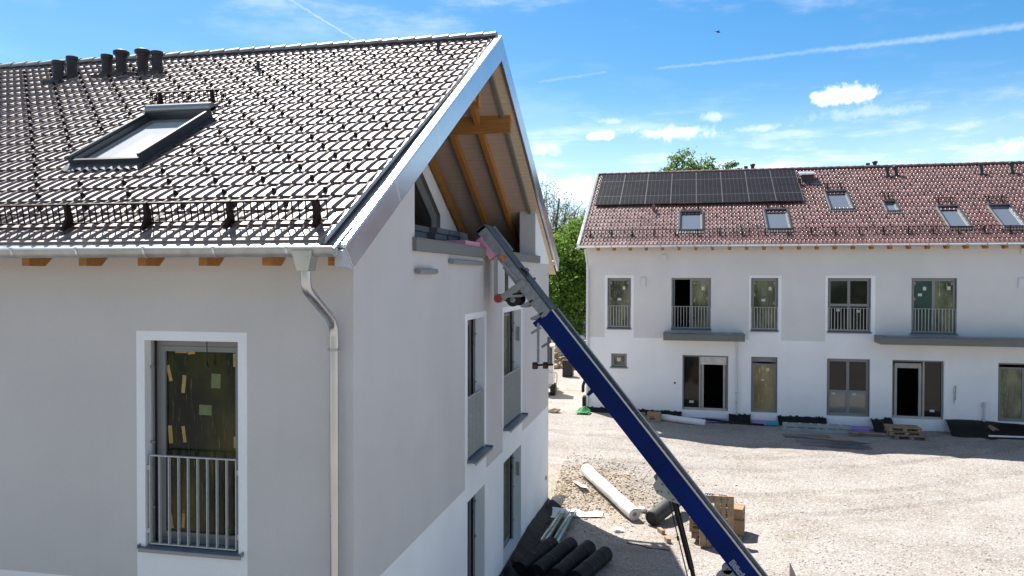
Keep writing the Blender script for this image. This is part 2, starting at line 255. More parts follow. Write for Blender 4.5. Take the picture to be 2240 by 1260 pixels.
# ------------------------------------------------------------------ mesh helpers
class MB:
    def __init__(s, T=None): s.v = []; s.f = []; s.m = []; s.s = []; s.T = T
    def add(s, vs, fs, m=0, smooth=False):
        o = len(s.v); s.v += [tuple(s.T(*p)) if s.T else tuple(p) for p in vs]
        for f in fs: s.f.append([i + o for i in f]); s.m.append(m); s.s.append(smooth)
        return s
    def box(s, a0, a1, b0, b1, c0, c1, m=0):
        v = [(x, y, z) for x in (a0, a1) for y in (b0, b1) for z in (c0, c1)]
        return s.add(v, [(0, 1, 3, 2), (4, 6, 7, 5), (0, 4, 5, 1), (2, 3, 7, 6), (0, 2, 6, 4), (1, 5, 7, 3)], m)
    def quad(s, a, b, c, d, m=0): return s.add([a, b, c, d], [(0, 1, 2, 3)], m)
    def prism(s, poly, off, m=0):
        n = len(poly); o = Vector(off); v = [tuple(p) for p in poly] + [tuple(Vector(p) + o) for p in poly]
        return s.add(v, [tuple(range(n)), tuple(range(2 * n - 1, n - 1, -1))] + [(i, (i + 1) % n, (i + 1) % n + n, i + n) for i in range(n)], m)
    def bar(s, p, q, w, h, m=0, up=(0, 0, 1)):
        p, q = Vector(p), Vector(q); d = (q - p).normalized(); u = Vector(up)
        if abs(d.dot(u)) > .98: u = Vector((0, 1, 0))
        a = d.cross(u).normalized(); b = a.cross(d); a *= w / 2; b *= h / 2
        return s.add([p - a - b, p + a - b, p + a + b, p - a + b, q - a - b, q + a - b, q + a + b, q - a + b], [(3, 2, 1, 0), (4, 5, 6, 7), (0, 1, 5, 4), (1, 2, 6, 5), (2, 3, 7, 6), (3, 0, 4, 7)], m)
    def tube(s, pts, r, n=10, m=0, caps=True):
        pts = [Vector(p) for p in pts]; rs = r if isinstance(r, (list, tuple)) else [r] * len(pts); rings = []; u0 = None
        for i, p in enumerate(pts):
            d = (pts[min(i + 1, len(pts) - 1)] - pts[max(i - 1, 0)]).normalized()
            if u0 is None:
                u0 = d.orthogonal().normalized()
            u0 = (u0 - d * u0.dot(d)).normalized(); w = d.cross(u0)
            rings.append([p + (u0 * math.cos(6.28319 * k / n) + w * math.sin(6.28319 * k / n)) * rs[i] for k in range(n)])
        v = [q for rg in rings for q in rg]; f = []
        for i in range(len(pts) - 1):
            for k in range(n): f.append((i * n + k, i * n + (k + 1) % n, (i + 1) * n + (k + 1) % n, (i + 1) * n + k))
        s.add(v, f, m, True)
        if caps: s.add(rings[0], [tuple(range(n))[::-1]], m); s.add(rings[-1], [tuple(range(n))], m)
        return s
    def disc_ring(s, c, ax, r0, r1, t, n=20, m=0):
        c = Vector(c); ax = Vector(ax).normalized(); u = ax.orthogonal().normalized(); w = ax.cross(u); v = []
        for k in range(n):
            d = u * math.cos(6.28319 * k / n) + w * math.sin(6.28319 * k / n)
            v += [c + d * r0 - ax * t / 2, c + d * r1 - ax * t / 2, c + d * r1 + ax * t / 2, c + d * r0 + ax * t / 2]
        f = []
        for k in range(n):
            a, b = 4 * k, 4 * ((k + 1) % n)
            for j in range(4): f.append((a + j, a + (j + 1) % 4, b + (j + 1) % 4, b + j))
        return s.add(v, f, m)
    def build(s, name, mats, parent=None, bevel=0, recalc=True, loc=None):
        me = bpy.data.meshes.new(name); me.from_pydata(s.v, [], s.f)
        mats = mats if isinstance(mats, (list, tuple)) else [mats]
        for q in mats: me.materials.append(q)
        me.polygons.foreach_set('material_index', s.m); me.polygons.foreach_set('use_smooth', s.s)
        if recalc:
            bm = bmesh.new(); bm.from_mesh(me); bmesh.ops.recalc_face_normals(bm, faces=bm.faces); bm.to_mesh(me); bm.free()
        me.update(); o = bpy.data.objects.new(name, me); COL.objects.link(o)
        if parent: o.parent = parent
        if loc: o.location = loc
        if bevel:
            b = o.modifiers.new('bevel', 'BEVEL'); b.width = bevel; b.segments = 2; b.limit_method = 'ANGLE'; b.angle_limit = R(40)
        return o
def npmesh(name, V, F, mats, parent=None, mi=None):
    me = bpy.data.meshes.new(name); k = F.shape[1]
    me.vertices.add(len(V)); me.vertices.foreach_set('co', V.astype(np.float32).ravel())
    me.loops.add(F.size); me.loops.foreach_set('vertex_index', F.astype(np.int32).ravel())
    me.polygons.add(len(F)); me.polygons.foreach_set('loop_start', (np.arange(len(F)) * k).astype(np.int32))
    for q in (mats if isinstance(mats, list) else [mats]): me.materials.append(q)
    if mi is not None: me.polygons.foreach_set('material_index', mi.astype(np.int32))
    me.update(calc_edges=True); me.validate(); o = bpy.data.objects.new(name, me); COL.objects.link(o)
    if parent: o.parent = parent
    return o
def tag(o, label, cat, group=None):
    o['label'] = label; o['category'] = cat
    if group: o['group'] = group
    return o
def thing(name, label, cat, loc=(0, 0, 0), rz=0, group=None):
    o = bpy.data.objects.new(name, None); COL.objects.link(o); o.location = loc; o.rotation_euler = (0, 0, rz); o.empty_display_size = .2
    return tag(o, label, cat, group)
def copy_tree(o, parent=None):
    c = o.copy(); COL.objects.link(c)
    if parent: c.parent = parent
    for ch in list(o.children): copy_tree(ch, c)
    return c

# ------------------------------------------------------------------ ground
def ss(a, b, x):
    t = min(max((x - a) / (b - a), 0), 1); return t * t * (3 - 2 * t)
def gz(x, y):
    A = 1 - ss(12.5, 17, y); B = 1 - ss(3.5, 7, x)
    return A * (-.6 * B - .25 * (1 - B)) + (1 - A) * -.25 * ss(.5, 7, x)
def gzn(x, y):
    z = gz(x, y)
    if -6 < x < 30 and 2 < y < 60:
        bank = ss(12, 13.5, y) * (1 - ss(16, 18, y)) * (1 - ss(2, 4, x))
        z += .05 * noise.noise((x * .35, y * .35, 0)) + .022 * noise.noise((x * 1.3, y * 1.3, 3)) + .012 * noise.noise((x * 4, y * 4, 5)) + bank * (.10 * noise.noise((x * .8, y * .8, 9)) + .05 * noise.noise((x * 2.6, y * 2.6, 1)))
        # wheel ruts
        for c0 in (17.2, 18.9, 14.3, 12.5, 20.9): z -= .035 * (1 - ss(.12, .32, abs(y - .032 * (x - 2) ** 2 - c0 + .35 * noise.noise((x * .4, y * .4, 21))))) * ss(3, 5, x)
    return z
xs = [-900, -400, -200, -100, -60, -35, -20, -12, -8] + list(np.arange(-6, 19, .11)) + [19.5, 21, 24, 30, 45, 80, 160, 400, 900]
ys = [-900, -400, -150, -60, -30, -15, -8, -3, 0, 2, 4, 6, 7] + list(np.arange(7.6, 27, .11)) + [27.5, 28.5, 30, 32, 34, 36, 38, 40, 42, 45, 50, 60, 80, 130, 250, 500, 1000]
V = np.array([(x, y, gzn(x, y)) for y in ys for x in xs]); nx = len(xs); ny = len(ys)
ii, jj = np.meshgrid(np.arange(nx - 1), np.arange(ny - 1)); a = (jj * nx + ii).ravel()
go = npmesh('ground', V, np.stack([a, a + 1, a + nx + 1, a + nx], 1), GRAVEL); go['kind'] = 'structure'
go.data.polygons.foreach_set('use_smooth', [True] * len(go.data.polygons))
# loose stones
OCT = np.array([(1, 0, 0), (-1, 0, 0), (0, 1, 0), (0, -1, 0), (0, 0, 1), (0, 0, -1)], float); OF = np.array([(0, 2, 4), (2, 1, 4), (1, 3, 4), (3, 0, 4), (2, 0, 5), (1, 2, 5), (3, 1, 5), (0, 3, 5)])
def stones(name, pts, rad, m):
    n = len(pts); an = rng.uniform(0, 6.28, n); Vv = OCT[None] * rng.uniform(.6, 1.25, (n, 6, 1)) * rad[:, None, None] * np.stack([rng.uniform(.8, 1.4, n), rng.uniform(.7, 1.1, n), rng.uniform(.35, .6, n)], 1)[:, None, :]
    c, s_ = np.cos(an)[:, None], np.sin(an)[:, None]; Q = Vv.copy(); Q[..., 0] = Vv[..., 0] * c - Vv[..., 1] * s_; Q[..., 1] = Vv[..., 0] * s_ + Vv[..., 1] * c
    Q += pts[:, None, :]; F = (OF[None] + (np.arange(n) * 6)[:, None, None]).reshape(-1, 3)
    o = npmesh(name, Q.reshape(-1, 3), F, m); o['kind'] = 'stuff'; return o
def scatter(n, f, r0, r1):
    P = []; rad = []
    while len(P) < n:
        x, y = f(); r = r0 + (r1 - r0) * random.random() ** 4
        P.append((x, y, gzn(x, y) + r * .25)); rad.append(r)
    return np.array(P), np.array(rad)
def fyard():
    while True:
        y = 7.8 + 17 * random.random() ** 1.35; x = random.uniform(.2, 3.2 + (y + 8.3) * .52)
        if noise.noise((x * .5, y * .5, 40)) + random.uniform(-.5, .5) > -.12: return x, y
P, rd = scatter(36000, fyard, .006, .026); o = stones('gravel', P, rd, STONE); tag(o, 'pale loose gravel strewn over the sunlit building yard', 'gravel')
def fbank():
    while True:
        x = .1 + abs(random.gauss(0, 1.7)); y = random.gauss(14.6, 1.35)
        if x < 6 and 10 < y < 19 and noise.noise((x * .9, y * .9, 12)) > random.uniform(-.75, .35): return x, y
P, rd = scatter(4600, fbank, .012, .050); o = stones('soil_stones', P, rd, STONEB); tag(o, 'brown stony soil of the low bank beside the near house', 'soil')

# ------------------------------------------------------------------ building helpers
def Tf(u, d, z): return (u, -d, z)      # eaves facade: d = outward
def Tg(u, d, z): return (d, u, z)       # gable facade
def wall_cells(B, u0, u1, z0, z1, holes, zone, rev=.16, cuts_u=(), cuts_z=(), revm=0):
    us = sorted(set([u0, u1] + [h[i] for h in holes for i in (0, 1)] + list(cuts_u))); zs = sorted(set([z0, z1] + [h[i] for h in holes for i in (2, 3)] + list(cuts_z)))
    us = [u for u in us if u0 - 1e-6 <= u <= u1 + 1e-6]; zs = [z for z in zs if z0 - 1e-6 <= z <= z1 + 1e-6]
    for a, b in zip(us, us[1:]):
        for c, d in zip(zs, zs[1:]):
            mu, mz = (a + b) / 2, (c + d) / 2
            if any(h[0] < mu < h[1] and h[2] < mz < h[3] for h in holes): continue
            B.quad((a, 0, c), (b, 0, c), (b, 0, d), (a, 0, d), zone(mu, mz))
    for (a, b, c, d) in [h[:4] for h in holes]:
        B.quad((a, 0, c), (a, -rev, c), (a, -rev, d), (a, 0, d), revm); B.quad((b, 0, c), (b, -rev, c), (b, -rev, d), (b, 0, d), revm)
        B.quad((a, 0, d), (b, 0, d), (b, -rev, d), (a, -rev, d), revm); B.quad((a, 0, c), (b, 0, c), (b, -rev, c), (a, -rev, c), revm)
def ringbox(B, u0, u1, z0, z1, d0, d1, w, m=0):
    B.box(u0, u0 + w, d0, d1, z0, z1, m); B.box(u1 - w, u1, d0, d1, z0, z1, m); B.box(u0 + w, u1 - w, d0, d1, z0, z0 + w, m); B.box(u0 + w, u1 - w, d0, d1, z1 - w, z1, m)
def railing(root, T, u0, u1, z0, z1, d, pitch=.115, bw=.010, bd=.038, m=None):
    B = MB(T); n = max(2, round((u1 - u0) / pitch))
    B.box(u0, u1, d - .02, d + .02, z1 - .014, z1); B.box(u0 + .001, u1 - .001, d - .018, d + .018, z0, z0 + .013)
    for i in range(n + 1):
        u = u0 + (u1 - u0) * i / n; B.box(u - bw / 2, u + bw / 2, d - bd / 2, d + bd / 2, z0 + .013, z1 - .014)
    for z in (z0 + .16, z1 - .16):
        B.box(u0 - .05, u0, d - .012, d + .012, z - .03, z + .03); B.box(u1, u1 + .05, d - .012, d + .012, z - .03, z + .03)
    return B.build('railing', m or RAILM, root)
def sill(root, T, u0, u1, z, depth, out=.055):
    B = MB(T); B.prism([(u0, -depth, z + .03), (u0, out, z), (u0, out, z - .045), (u0, out - .012, z - .045), (u0, out - .012, z - .008), (u0, -depth, z + .02)], (u1 - u0, 0, 0), 0)
    for u in (u0 - .012, u1): B.box(u, u + .012, -.10, out + .001, z - .01, z + .04, 0)
    B.box(u0 + .001, u1 - .001, out + .0005, out + .003, z - .045, z - .004, 1)
    return B.build('sill', [SILL, SILLE], root)
def window(root, T, u0, u1, z0, z1, d, panes, fm=None, fw_=.07, sash=.055, guide=False, dark_right=False):
    """frame with one or more panes (u0,u1,z0,z1,material) in fractions of the opening"""
    B = MB(T); ringbox(B, u0 + .002, u1 - .002, z0 + .002, z1 - .002, d - .07, d, fw_, 0)
    w, h = u1 - u0 - 2 * fw_, z1 - z0 - 2 * fw_; U0, Z0 = u0 + fw_, z0 + fw_
    for (a, b, c, e, pm) in panes:
        if pm is None: continue
        ringbox(B, U0 + w * a, U0 + w * b, Z0 + h * c, Z0 + h * e, d - .055, d + .012, sash, 0)
    if guide:
        for u, s_ in ((u0, 1), (u1, -1)):
            x0, x1 = sorted((u + s_ * .0015, u + s_ * .022)); B.box(x0, x1, d + .045, d + .085, z0 + .01, z1 - .005, 2)
            x0, x1 = sorted((u + s_ * .0015, u + s_ * .03)); B.box(x0, x1, d + .015, d + .04, z0 + .01, z1 - .005, 1)  # black strip stands in for the shadowed gap beside the guide rail
            for z in (z0 + .45, z0 + 1.25, z1 - .35): x0, x1 = sorted((u + s_ * .002, u + s_ * .06)); B.box(x0, x1, d + .088, d + .105, z, z + .03, 0)
    o = B.build('window', [fm or FRAME, DARK, FRAMEL], root)
    for (a, b, c, e, pm) in panes:
        if pm is None: continue
        P_ = MB(T); P_.box(U0 + w * a + sash, U0 + w * b - sash, d - .035, d - .02, Z0 + h * c + sash, Z0 + h * e - sash); P_.build('pane', pm, o)
    return o
def patches(win, T, name, lst, d, m):
    for (u, z, w, h, an) in lst:
        c, s_ = math.cos(R(an)), math.sin(R(an)); B = MB(T)
        B.prism([(u + a * c - b * s_, d, z + a * s_ + b * c) for a, b in ((-w / 2, -h / 2), (w / 2, -h / 2), (w / 2, h / 2), (-w / 2, h / 2))], (0, .003, 0)); B.build(name, m, win)
def tile_roof(root, x0, x1, ye, ze, k, yr, m, prof, row=.3365, tw=.334, holes=(), jitter=.003):
    pts = np.array(prof); nt_ = int(round((x1 - x0) / tw)); U = np.concatenate([pts[:-1, 0] * tw + i * tw for i in range(nt_)] + [[nt_ * tw]]) + x0; H = np.concatenate([pts[:-1, 1]] * nt_ + [[pts[-1, 1]]]); FL = np.concatenate([pts[:-1, 2]] * nt_) < .5
    ncol = len(U); nrow = int(math.ceil((yr - ye) / row)); Vs = []; Fs = []; SM = []; o = 0; per = len(pts) - 1
    nrmy, nrmz = -k / math.hypot(1, k), 1 / math.hypot(1, k)
    for r in range(nrow):
        ya = ye + r * row; yb = min(ye + (r + 1) * row + .06, yr)
        jit = np.repeat(rng.normal(0, jitter * .6, nt_), per); jit = np.append(jit, jit[-1]); jit2 = np.repeat(rng.normal(0, .0022, nt_), per); jit2 = np.append(jit2, jit2[-1])
        def ln(y, h, j2=0):
            yy = y + j2; return np.stack([U, yy + nrmy * h, ze + k * (yy - ye) + nrmz * h], 1)
        Vs += [ln(ya, H + .036 + jit, jit2), ln(yb, H * .98 + .002 + jit * .3, 0), ln(ya + .004, H * 0 + .008, jit2)]; i = np.arange(ncol - 1)
        for (p, q) in ((0, 1), (2, 0)): Fs.append(np.stack([o + p * ncol + i, o + p * ncol + i + 1, o + q * ncol + i + 1, o + q * ncol + i], 1))
        SM += [FL, np.zeros(ncol - 1, bool)]; o += 3 * ncol
    Vc = np.concatenate(Vs); Fc = np.concatenate(Fs); mid = Vc[Fc].mean(1); keep = np.ones(len(Fc), bool)
    for (a, b, c, d) in holes: keep &= ~((mid[:, 0] > a) & (mid[:, 0] < b) & (mid[:, 1] > c) & (mid[:, 1] < d))
    ob = npmesh('roof', Vc, Fc[keep], m, root)
    ob.data.polygons.foreach_set('use_smooth', np.concatenate(SM)[keep])
    return ob
def tile_profile(seg, groove):
    P = []
    for k in range(2):
        o = .5 * k; P += [(o, 0, 1)]
        c, w, h = o + .5 * .80, .5 * .165, .027 if k == 0 else .025
        for i in range(seg + 1):
            a = math.pi * i / seg; u = c - w * math.cos(a); P.append((u, h * math.sin(a) ** .85, 0 if i < seg else 1))
            if groove and k == 1 and i == seg // 2: P += [(u + .005, h * .75, 0), (u + .017, h * .73, 0), (u + .022, h * .90, 0)]
    return P + [(1, 0, 1)]
PROF_N = tile_profile(8, True); PROF_F = tile_profile(6, False)
def roofT(ye, ze, k):
    c = 1 / math.hypot(1, k); s_ = k * c
    return lambda u, l, h: (u, ye + l * c - h * s_, ze + l * s_ + h * c)
def ridge(root, x0, x1, y, z, m, step=.36, r=.115, n=9):
    B = MB(); x = x0
    while x < x1:
        xe = min(x + step + .03, x1); pts = []
        for xx, rr, dz in ((x, r * .94, -.004), (xe, r * 1.04, .012)):
            pts += [(xx, y - math.cos(math.pi * i / (n - 1)) * rr * 1.15, z + dz + math.sin(math.pi * i / (n - 1)) * rr) for i in range(n)]
        B.add(pts, [(i, i + 1, n + i + 1, n + i) for i in range(n - 1)], 0, True)
        B.add(pts[n:] + [(xe, y, z - .05)], [tuple(range(n)) + (n,)], 0)
        x += step
    B.box(x0, x1, y - .10, y + .10, z - .10, z - .005, 1)
    o = B.build('ridge_cap', [m, PIPEM], root); return o
def snow_guard(root, T, u0, u1, l, posts, hgt=.20, pick=.082, lean=.07, rows=True):
    B = MB(T); hb = .075
    f = lambda u, t: (u, l + lean * (t / hgt), hb + t)
    B.bar_ = None
    def rail(t, w): B.box(u0, u1, l + lean * t / hgt - w / 2, l + lean * t / hgt + w / 2, hb + t - w / 2, hb + t + w / 2)
    rail(hgt, .024); rail(0, .016)
    n = int((u1 - u0) / pick)
    for i in range(n + 1):
        u = u0 + (u1 - u0) * i / n; a = f(u - .005, .008); b = f(u - .005, hgt - .01)
        B.prism([(u - .007, a[1] - .005, a[2]), (u + .007, a[1] - .005, a[2]), (u + .007, b[1] - .005, b[2]), (u - .007, b[1] - .005, b[2])], (0, .010, 0))
    o = B.build('snow_guard', SNOWM, root)
    for p in posts:
        C = MB(T); C.prism([(p - .02, l - .16, .05), (p - .02, l + .05, .05), (p - .02, l + lean + .03, hb + hgt + .02), (p - .02, l + lean - .03, hb + hgt + .02), (p - .02, l - .02, hb + .07)], (.04, 0, 0)); C.box(p - .03, p + .03, l - .18, l + .30, .045, .052)
        C.build('bracket', SNOWM, o)
    return o
def skylight(root, T, u0, u1, l0, l1, shutter=False, h=.13, gm=None):
    B = MB(T); fwid = .058
    # frame: raised curb + cladding
    B.box(u0, u0 + fwid, l0 + fwid, l1 - fwid, -.16, h); B.box(u1 - fwid, u1, l0 + fwid, l1 - fwid, -.16, h); B.box(u0, u1, l0, l0 + fwid, -.16, h - .012); B.box(u0, u1, l1 - fwid, l1, -.16, h + .004)
    s2 = MB(T)
    if shutter:
        B.box(u0 - .02, u1 + .02, l1 - .10, l1 + .12, h + .004, h + .055)
        B.box(u0 - .012, u0 + .03, l0 + .02, l1 - .06, h + .002, h + .045); B.box(u1 - .03, u1 + .012, l0 + .02, l1 - .06, h + .002, h + .045)
    o = B.build('skylight', mat('skylight_frame', (.062, .068, .078), .38, .4, var=.08), root)
    if shutter:
        C = MB(T); C.tube([(u0 - .02, l1 + .03, h + .06), (u1 + .02, l1 + .03, h + .06)], .078, 16); C.build('shutter_box', mat('shutter_metal', (.30, .31, .33), .30, .6), o)
    s2 = MB(T); ringbox(s2, u0 + fwid + .004, u1 - fwid - .004, l0 + fwid + .004, l1 - fwid - .004, 0, .001, .05)
    s2 = MB(lambda u, hh, l: T(u, l, hh)); ringbox(s2, u0 + fwid + .004, u1 - fwid - .004, l0 + fwid + .004, l1 - fwid - .004, h - .15, h - .085, .05); s2.build('sash', FRAME, o)
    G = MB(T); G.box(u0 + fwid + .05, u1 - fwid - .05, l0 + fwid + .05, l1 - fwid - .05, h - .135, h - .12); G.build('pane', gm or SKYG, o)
    A = MB(T); n = 16                       # lead apron, wavy where it meets the tiles
    vs = []
    for i in range(n * 2 + 1):
        u = u0 - .05 + (u1 - u0 + .1) * i / (2 * n); vs += [(u, l0 + .0, .075), (u, l0 - .17, .052 + .018 * math.sin(i * 1.9))]
    A.add(vs, [(2 * i, 2 * i + 1, 2 * i + 3, 2 * i + 2) for i in range(2 * n)], 0, True)
    A.box(u0 - .05, u0, l0, l1 + .08, .045, .058); A.box(u1, u1 + .05, l0, l1 + .08, .045, .058)
    A.build('flashing', mat('flashing_dark', (.10, .105, .115), .4, .4), o)
    return o
SKYG = mat('skylight_glass', (.135, .165, .215), .07, spec=.9); SKYN = mat('skylight_glare_near', (.66, .68, .71), .10, spec=.8, var=.05, vs=2)  # near pane's pale colour paints in the glare of the sky
def vent(root, x, y, z, h=.42, r=.10, cap=False, m=None):
    B = MB(); B.tube([(x, y, z - .12), (x, y, z + .02), (x, y, z + .05), (x, y, z + h)], [r * 1.55, r * 1.45, r, r], 16)
    B.tube([(x, y, z + h - .07), (x, y, z + h)], r * 1.14, 16)
    if cap: B.tube([(x, y, z + h - .02), (x, y, z + h + .04), (x, y, z + h + .07)], [r * 1.5, r * 1.55, r * 1.1], 16); 
    B.box(x - r * 1.9, x + r * 1.9, y - r * 2.1, y + .02, z - .15, z - .05)
    return B.build('vent_pipe', m or PIPEM, root)
# ------------------------------------------------------------------ NEAR HOUSE
NH = thing('apartment_house', 'large grey and white house in the foreground with the open timbered gable loggia', 'house', (0, 0, 0))
def topz(y): return 6.36 + .572 * (y + .379) if y <= 7 else 6.36 + .572 * 7.379 - .548 * (y - 7)      # wall top, hidden behind the verge trim
W1 = (-2.706, -1.457, 2.70, 5.222); G1 = (4.994, 6.265, 2.70, 5.225); G2 = (7.955, 9.91, 2.70, 5.225); G3 = (4.994, 6.265, -.30, 1.985); G4 = (7.955, 9.91, -.30, 1.985)
Z0 = -1.2; ZB = 2.26
B = MB(Tf)
wall_cells(B, -15, 0, Z0, 6.55, [W1, (-9.2, -7.6, 2.7, 5.222)], lambda u, z: 1 if z > ZB and not (-2.82 < u < -1.34 and z < 5.335) and not (-9.31 < u < -7.49 and z < 5.335) else 0, .20, (-2.82, -1.34, -9.31, -7.49), (ZB, 5.335))
fr = lambda u, z: 0 if z < ZB or (z < 5.338 and (4.82 < u < 6.40 or 7.85 < u < 10.05)) else 1
B.T = Tg; wall_cells(B, 0, 14, Z0, 6.36, [G1, G2, G3, G4], fr, .26, (4.82, 6.40, 7.85, 10.05), (ZB, 5.338))
YL, YR, ZP = 2.13, 11.8, 6.36
B.add([(0, 0, 6.36), (YL, 0, 6.36), (YL, 0, topz(YL)), (0, 0, topz(0))], [(0, 1, 2, 3)], 1); B.add([(YR, 0, 6.36), (14, 0, 6.36), (14, 0, topz(14)), (YR, 0, topz(YR))], [(0, 1, 2, 3)], 0)
B.quad((YR, 0, 6.36), (YR, -.42, 6.36), (YR, -.42, topz(YR)), (YR, 0, topz(YR)), 1); B.quad((YL, 0, 6.36), (YL, -.42, 6.36), (YL, -.42, topz(YL)), (YL, 0, topz(YL)), 1)
B.T = None; B.quad((0, 14, Z0), (-15, 14, Z0), (-15, 14, 6.5), (0, 14, 6.5), 1); B.quad((-15, 0, Z0), (-15, 14, Z0), (-15, 14, 6.5), (-15, 0, 6.5), 1)
B.add([(-15, 0, 6.5), (-15, 14, 6.5), (-15, 7, 10.4)], [(0, 1, 2)], 1)
# loggia shell: floor, sides and wall back coloured near-black to deepen the shade
B.box(-2.45, -.42, 1.6, 13.7, 5.80, 5.94, 3)
B.quad((-.42, YL, 5.9), (-.42, YR, 5.9), (-.42, YR, 6.36), (-.42, YL, 6.36), 1); B.quad((-.42, YR, 5.9), (-.42, 13.7, 5.9), (-.42, 13.7, 7.0), (-.42, YR, 8.2), 3)
for yy in (1.6, 13.7): B.quad((-2.45, yy, 5.9), (0, yy, 5.9), (0, yy, 7.2), (-2.45, yy, 7.2), 3)
# back wall of the loggia with the sloped window opening
xb = -2.27
def bw(pts, m=0): B.add([(xb, y, z) for y, z in pts], [tuple(range(len(pts)))], m)
bw([(10.72, 5.9), (13.7, 5.9), (13.7, 6.75), (10.72, 8.40)], 0); bw([(7, 8.42 + 1.07 + .4), (7, 10.45), (10.72, 8.40), (10.72, 7.57)], 0); bw([(1.6, 5.9), (7, 5.9), (7, 10.45), (1.6, 7.3)], 0); bw([(7, 5.9), (10.72, 5.9), (10.72, 6.5), (7, 6.5)], 0)
wall = B.build('wall', [WHITE, GREY, CONC, MEMB], NH, recalc=False)
# loggia window (sloped head)
B = MB(); pl = [(7.0, 6.5), (10.72, 6.5), (10.72, 7.57), (7.0, 9.89)]; pi = [(7.5, 6.72), (10.35, 6.72), (10.35, 7.42), (7.5, 9.22)]
for i in range(4):
    a, b, c, d = pl[i], pl[(i + 1) % 4], pi[(i + 1) % 4], pi[i]; B.prism([(xb - .16, *a), (xb - .16, *b), (xb - .16, *c), (xb - .16, *d)], (.06, 0, 0))
for a, b in ((0, 1), (1, 2), (2, 3)): B.add([(xb, *pl[a]), (xb, *pl[b]), (xb - .16, *pl[b]), (xb - .16, *pl[a])], [(0, 1, 2, 3)], 0)
lw = B.build('window', [FRAME], NH); B = MB(); B.prism([(xb - .15, y, z) for y, z in pi], (.02, 0, 0)); B.build('pane', GLASSD, lw)
# windows
w = window(NH, Tf, *W1, -.20, [(0, 1, 0, 1, FILM1)], guide=True, fw_=.085, sash=.062)
patches(w, Tf, 'tape', [(-2.525, 4.80, .045, .20, 14), (-2.325, 4.67, .05, .22, -6), (-2.512, 4.04, .055, .22, 4), (-2.325, 4.05, .045, .20, 8), (-2.36, 5.075, .16, .045, 0), (-2.22, 5.06, .10, .04, 6), (-1.63, 4.98, .045, .16, 0), (-2.505, 2.96, .04, .17, 8), (-2.34, 2.98, .04, .18, -3), (-1.60, 2.93, .07, .04, 0), (-1.63, 3.98, .035, .14, 0)], -.221, TAPE)
patches(w, Tf, 'sticker', [(-1.885, 4.72, .125, .175, -2), (-2.03, 4.36, .17, .125, -1)], -.221, STICK)
B = MB(); B.tube([(-1.95, .13, 5.22), (-1.945, .13, 5.05), (-1.96, .135, 4.97)], .006, 6); B.tube([(-1.96, .135, 4.97), (-1.945, .135, 4.90)], .016, 7); B.build('cable', BLACK, w)
sill(w, Tf, -2.77, -1.40, 2.70, .14); railing(NH, Tf, -2.655, -1.50, 2.735, 3.825, -.035, .128, .010, .045)
window(NH, Tf, -9.2, -7.6, 2.7, 5.222, -.20, [(0, .5, 0, 1, FILM1), (.5, 1, 0, 1, FILM1)])
for gname, Gh, pn in (('a', G1, [(0, 1, 0, 1, FILM1)]), ('b', G2, [(0, .5, 0, 1, FILM2), (.5, 1, 0, 1, FILM2)]), ('c', G3, [(0, 1, 0, 1, FILM1)]), ('d', G4, [(0, .5, 0, 1, FILM2), (.5, 1, 0, 1, FILM2)])):
    w = window(NH, Tg, *Gh, -.27, pn, guide=True, fw_=.085, sash=.06)
    if Gh[2] > 1:
        sill(w, Tg, Gh[0] - .03, Gh[1] + .03, Gh[2], .22, .16); railing(NH, Tg, Gh[0] + .03, Gh[1] - .03, Gh[2] + .06, 3.84, -.03, .105, .014, .04)
    B = MB(Tg); u = Gh[1] - .25; B.tube([(u, -.20, Gh[3]), (u, -.19, Gh[3] - .33), (u + .02, -.18, Gh[3] - .45)], .008, 6); B.tube([(u + .02, -.18, Gh[3] - .45), (u + .02, -.18, Gh[3] - .53)], .02, 7); B.build('cable', BLACK, w)
    if gname in 'bd': B = MB(Tg); B.box(Gh[1] - .028, Gh[1] - .002, -.11, -.04, Gh[3] - .75, Gh[3] - .42); B.build('switch_plate', FRAMEL, w)
# roof
KN = .572; YE, ZE = -.755, 6.355
roof = tile_roof(NH, -15.03, 0.0, YE, ZE, KN, 6.98, TILE, PROF_N, holes=[(-4.78, -3.76, 1.34, 2.97)])
TN = roofT(YE, ZE, KN); LN = math.hypot(7.755, 7.755 * KN)
ridge(NH, -15, .06, 7.0, 10.80, mat('ridge_tile_sunlit', (.30, .27, .265), .5, spec=.9, var=.15, vs=2))  # ridge tiles coloured paler than the roof to paint in their sun gloss
B = MB(); zr = ZE + KN * 7.755
B.add([(-15, 7, zr), (.05, 7, zr), (.05, 14.85, zr - .548 * 7.85), (-15, 14.85, zr - .548 * 7.85)], [(0, 1, 2, 3)]); B.build('roof_slope', TILE, NH)
# underlay / boarding below the tiles and the soffits
B = MB(); t = .20
B.quad((-15, YE + .1, ZE - .06), (.1, YE + .1, ZE - .06), (.1, 7, zr - .08), (-15, 7, zr - .08), 0)
sr = lambda y: 10.40 - .56 * (y - 7)
B.quad((-2.30, 7.0, sr(7)), (-.10, 7.0, sr(7)), (-.10, 14.3, sr(14.3)), (-2.30, 14.3, sr(14.3)), 0)
B.quad((-2.30, 7.0, sr(7)), (.10, 7.0, sr(7)), (.10, .2, 10.40 - .572 * 6.8), (-2.30, .2, 10.40 - .572 * 6.8), 0)
B.quad((-.10, 7.0, sr(7) + .0), (.10, 7.0, sr(7)), (.10, 14.75, sr(14.75)), (-.10, 14.75, sr(14.75)), 1)
B.build('soffit', [SOFF, SOFFL], NH)
B = MB(); B.prism([(-.19, 7.25, sr(7.25) - .002), (-.19, 11.95, sr(11.95) - .002), (-.19, 11.95, sr(11.95) - .075), (-.19, 7.25, sr(7.25) - .075)], (.07, 0, 0)); B.build('flashing_strip', OLIVE, NH)
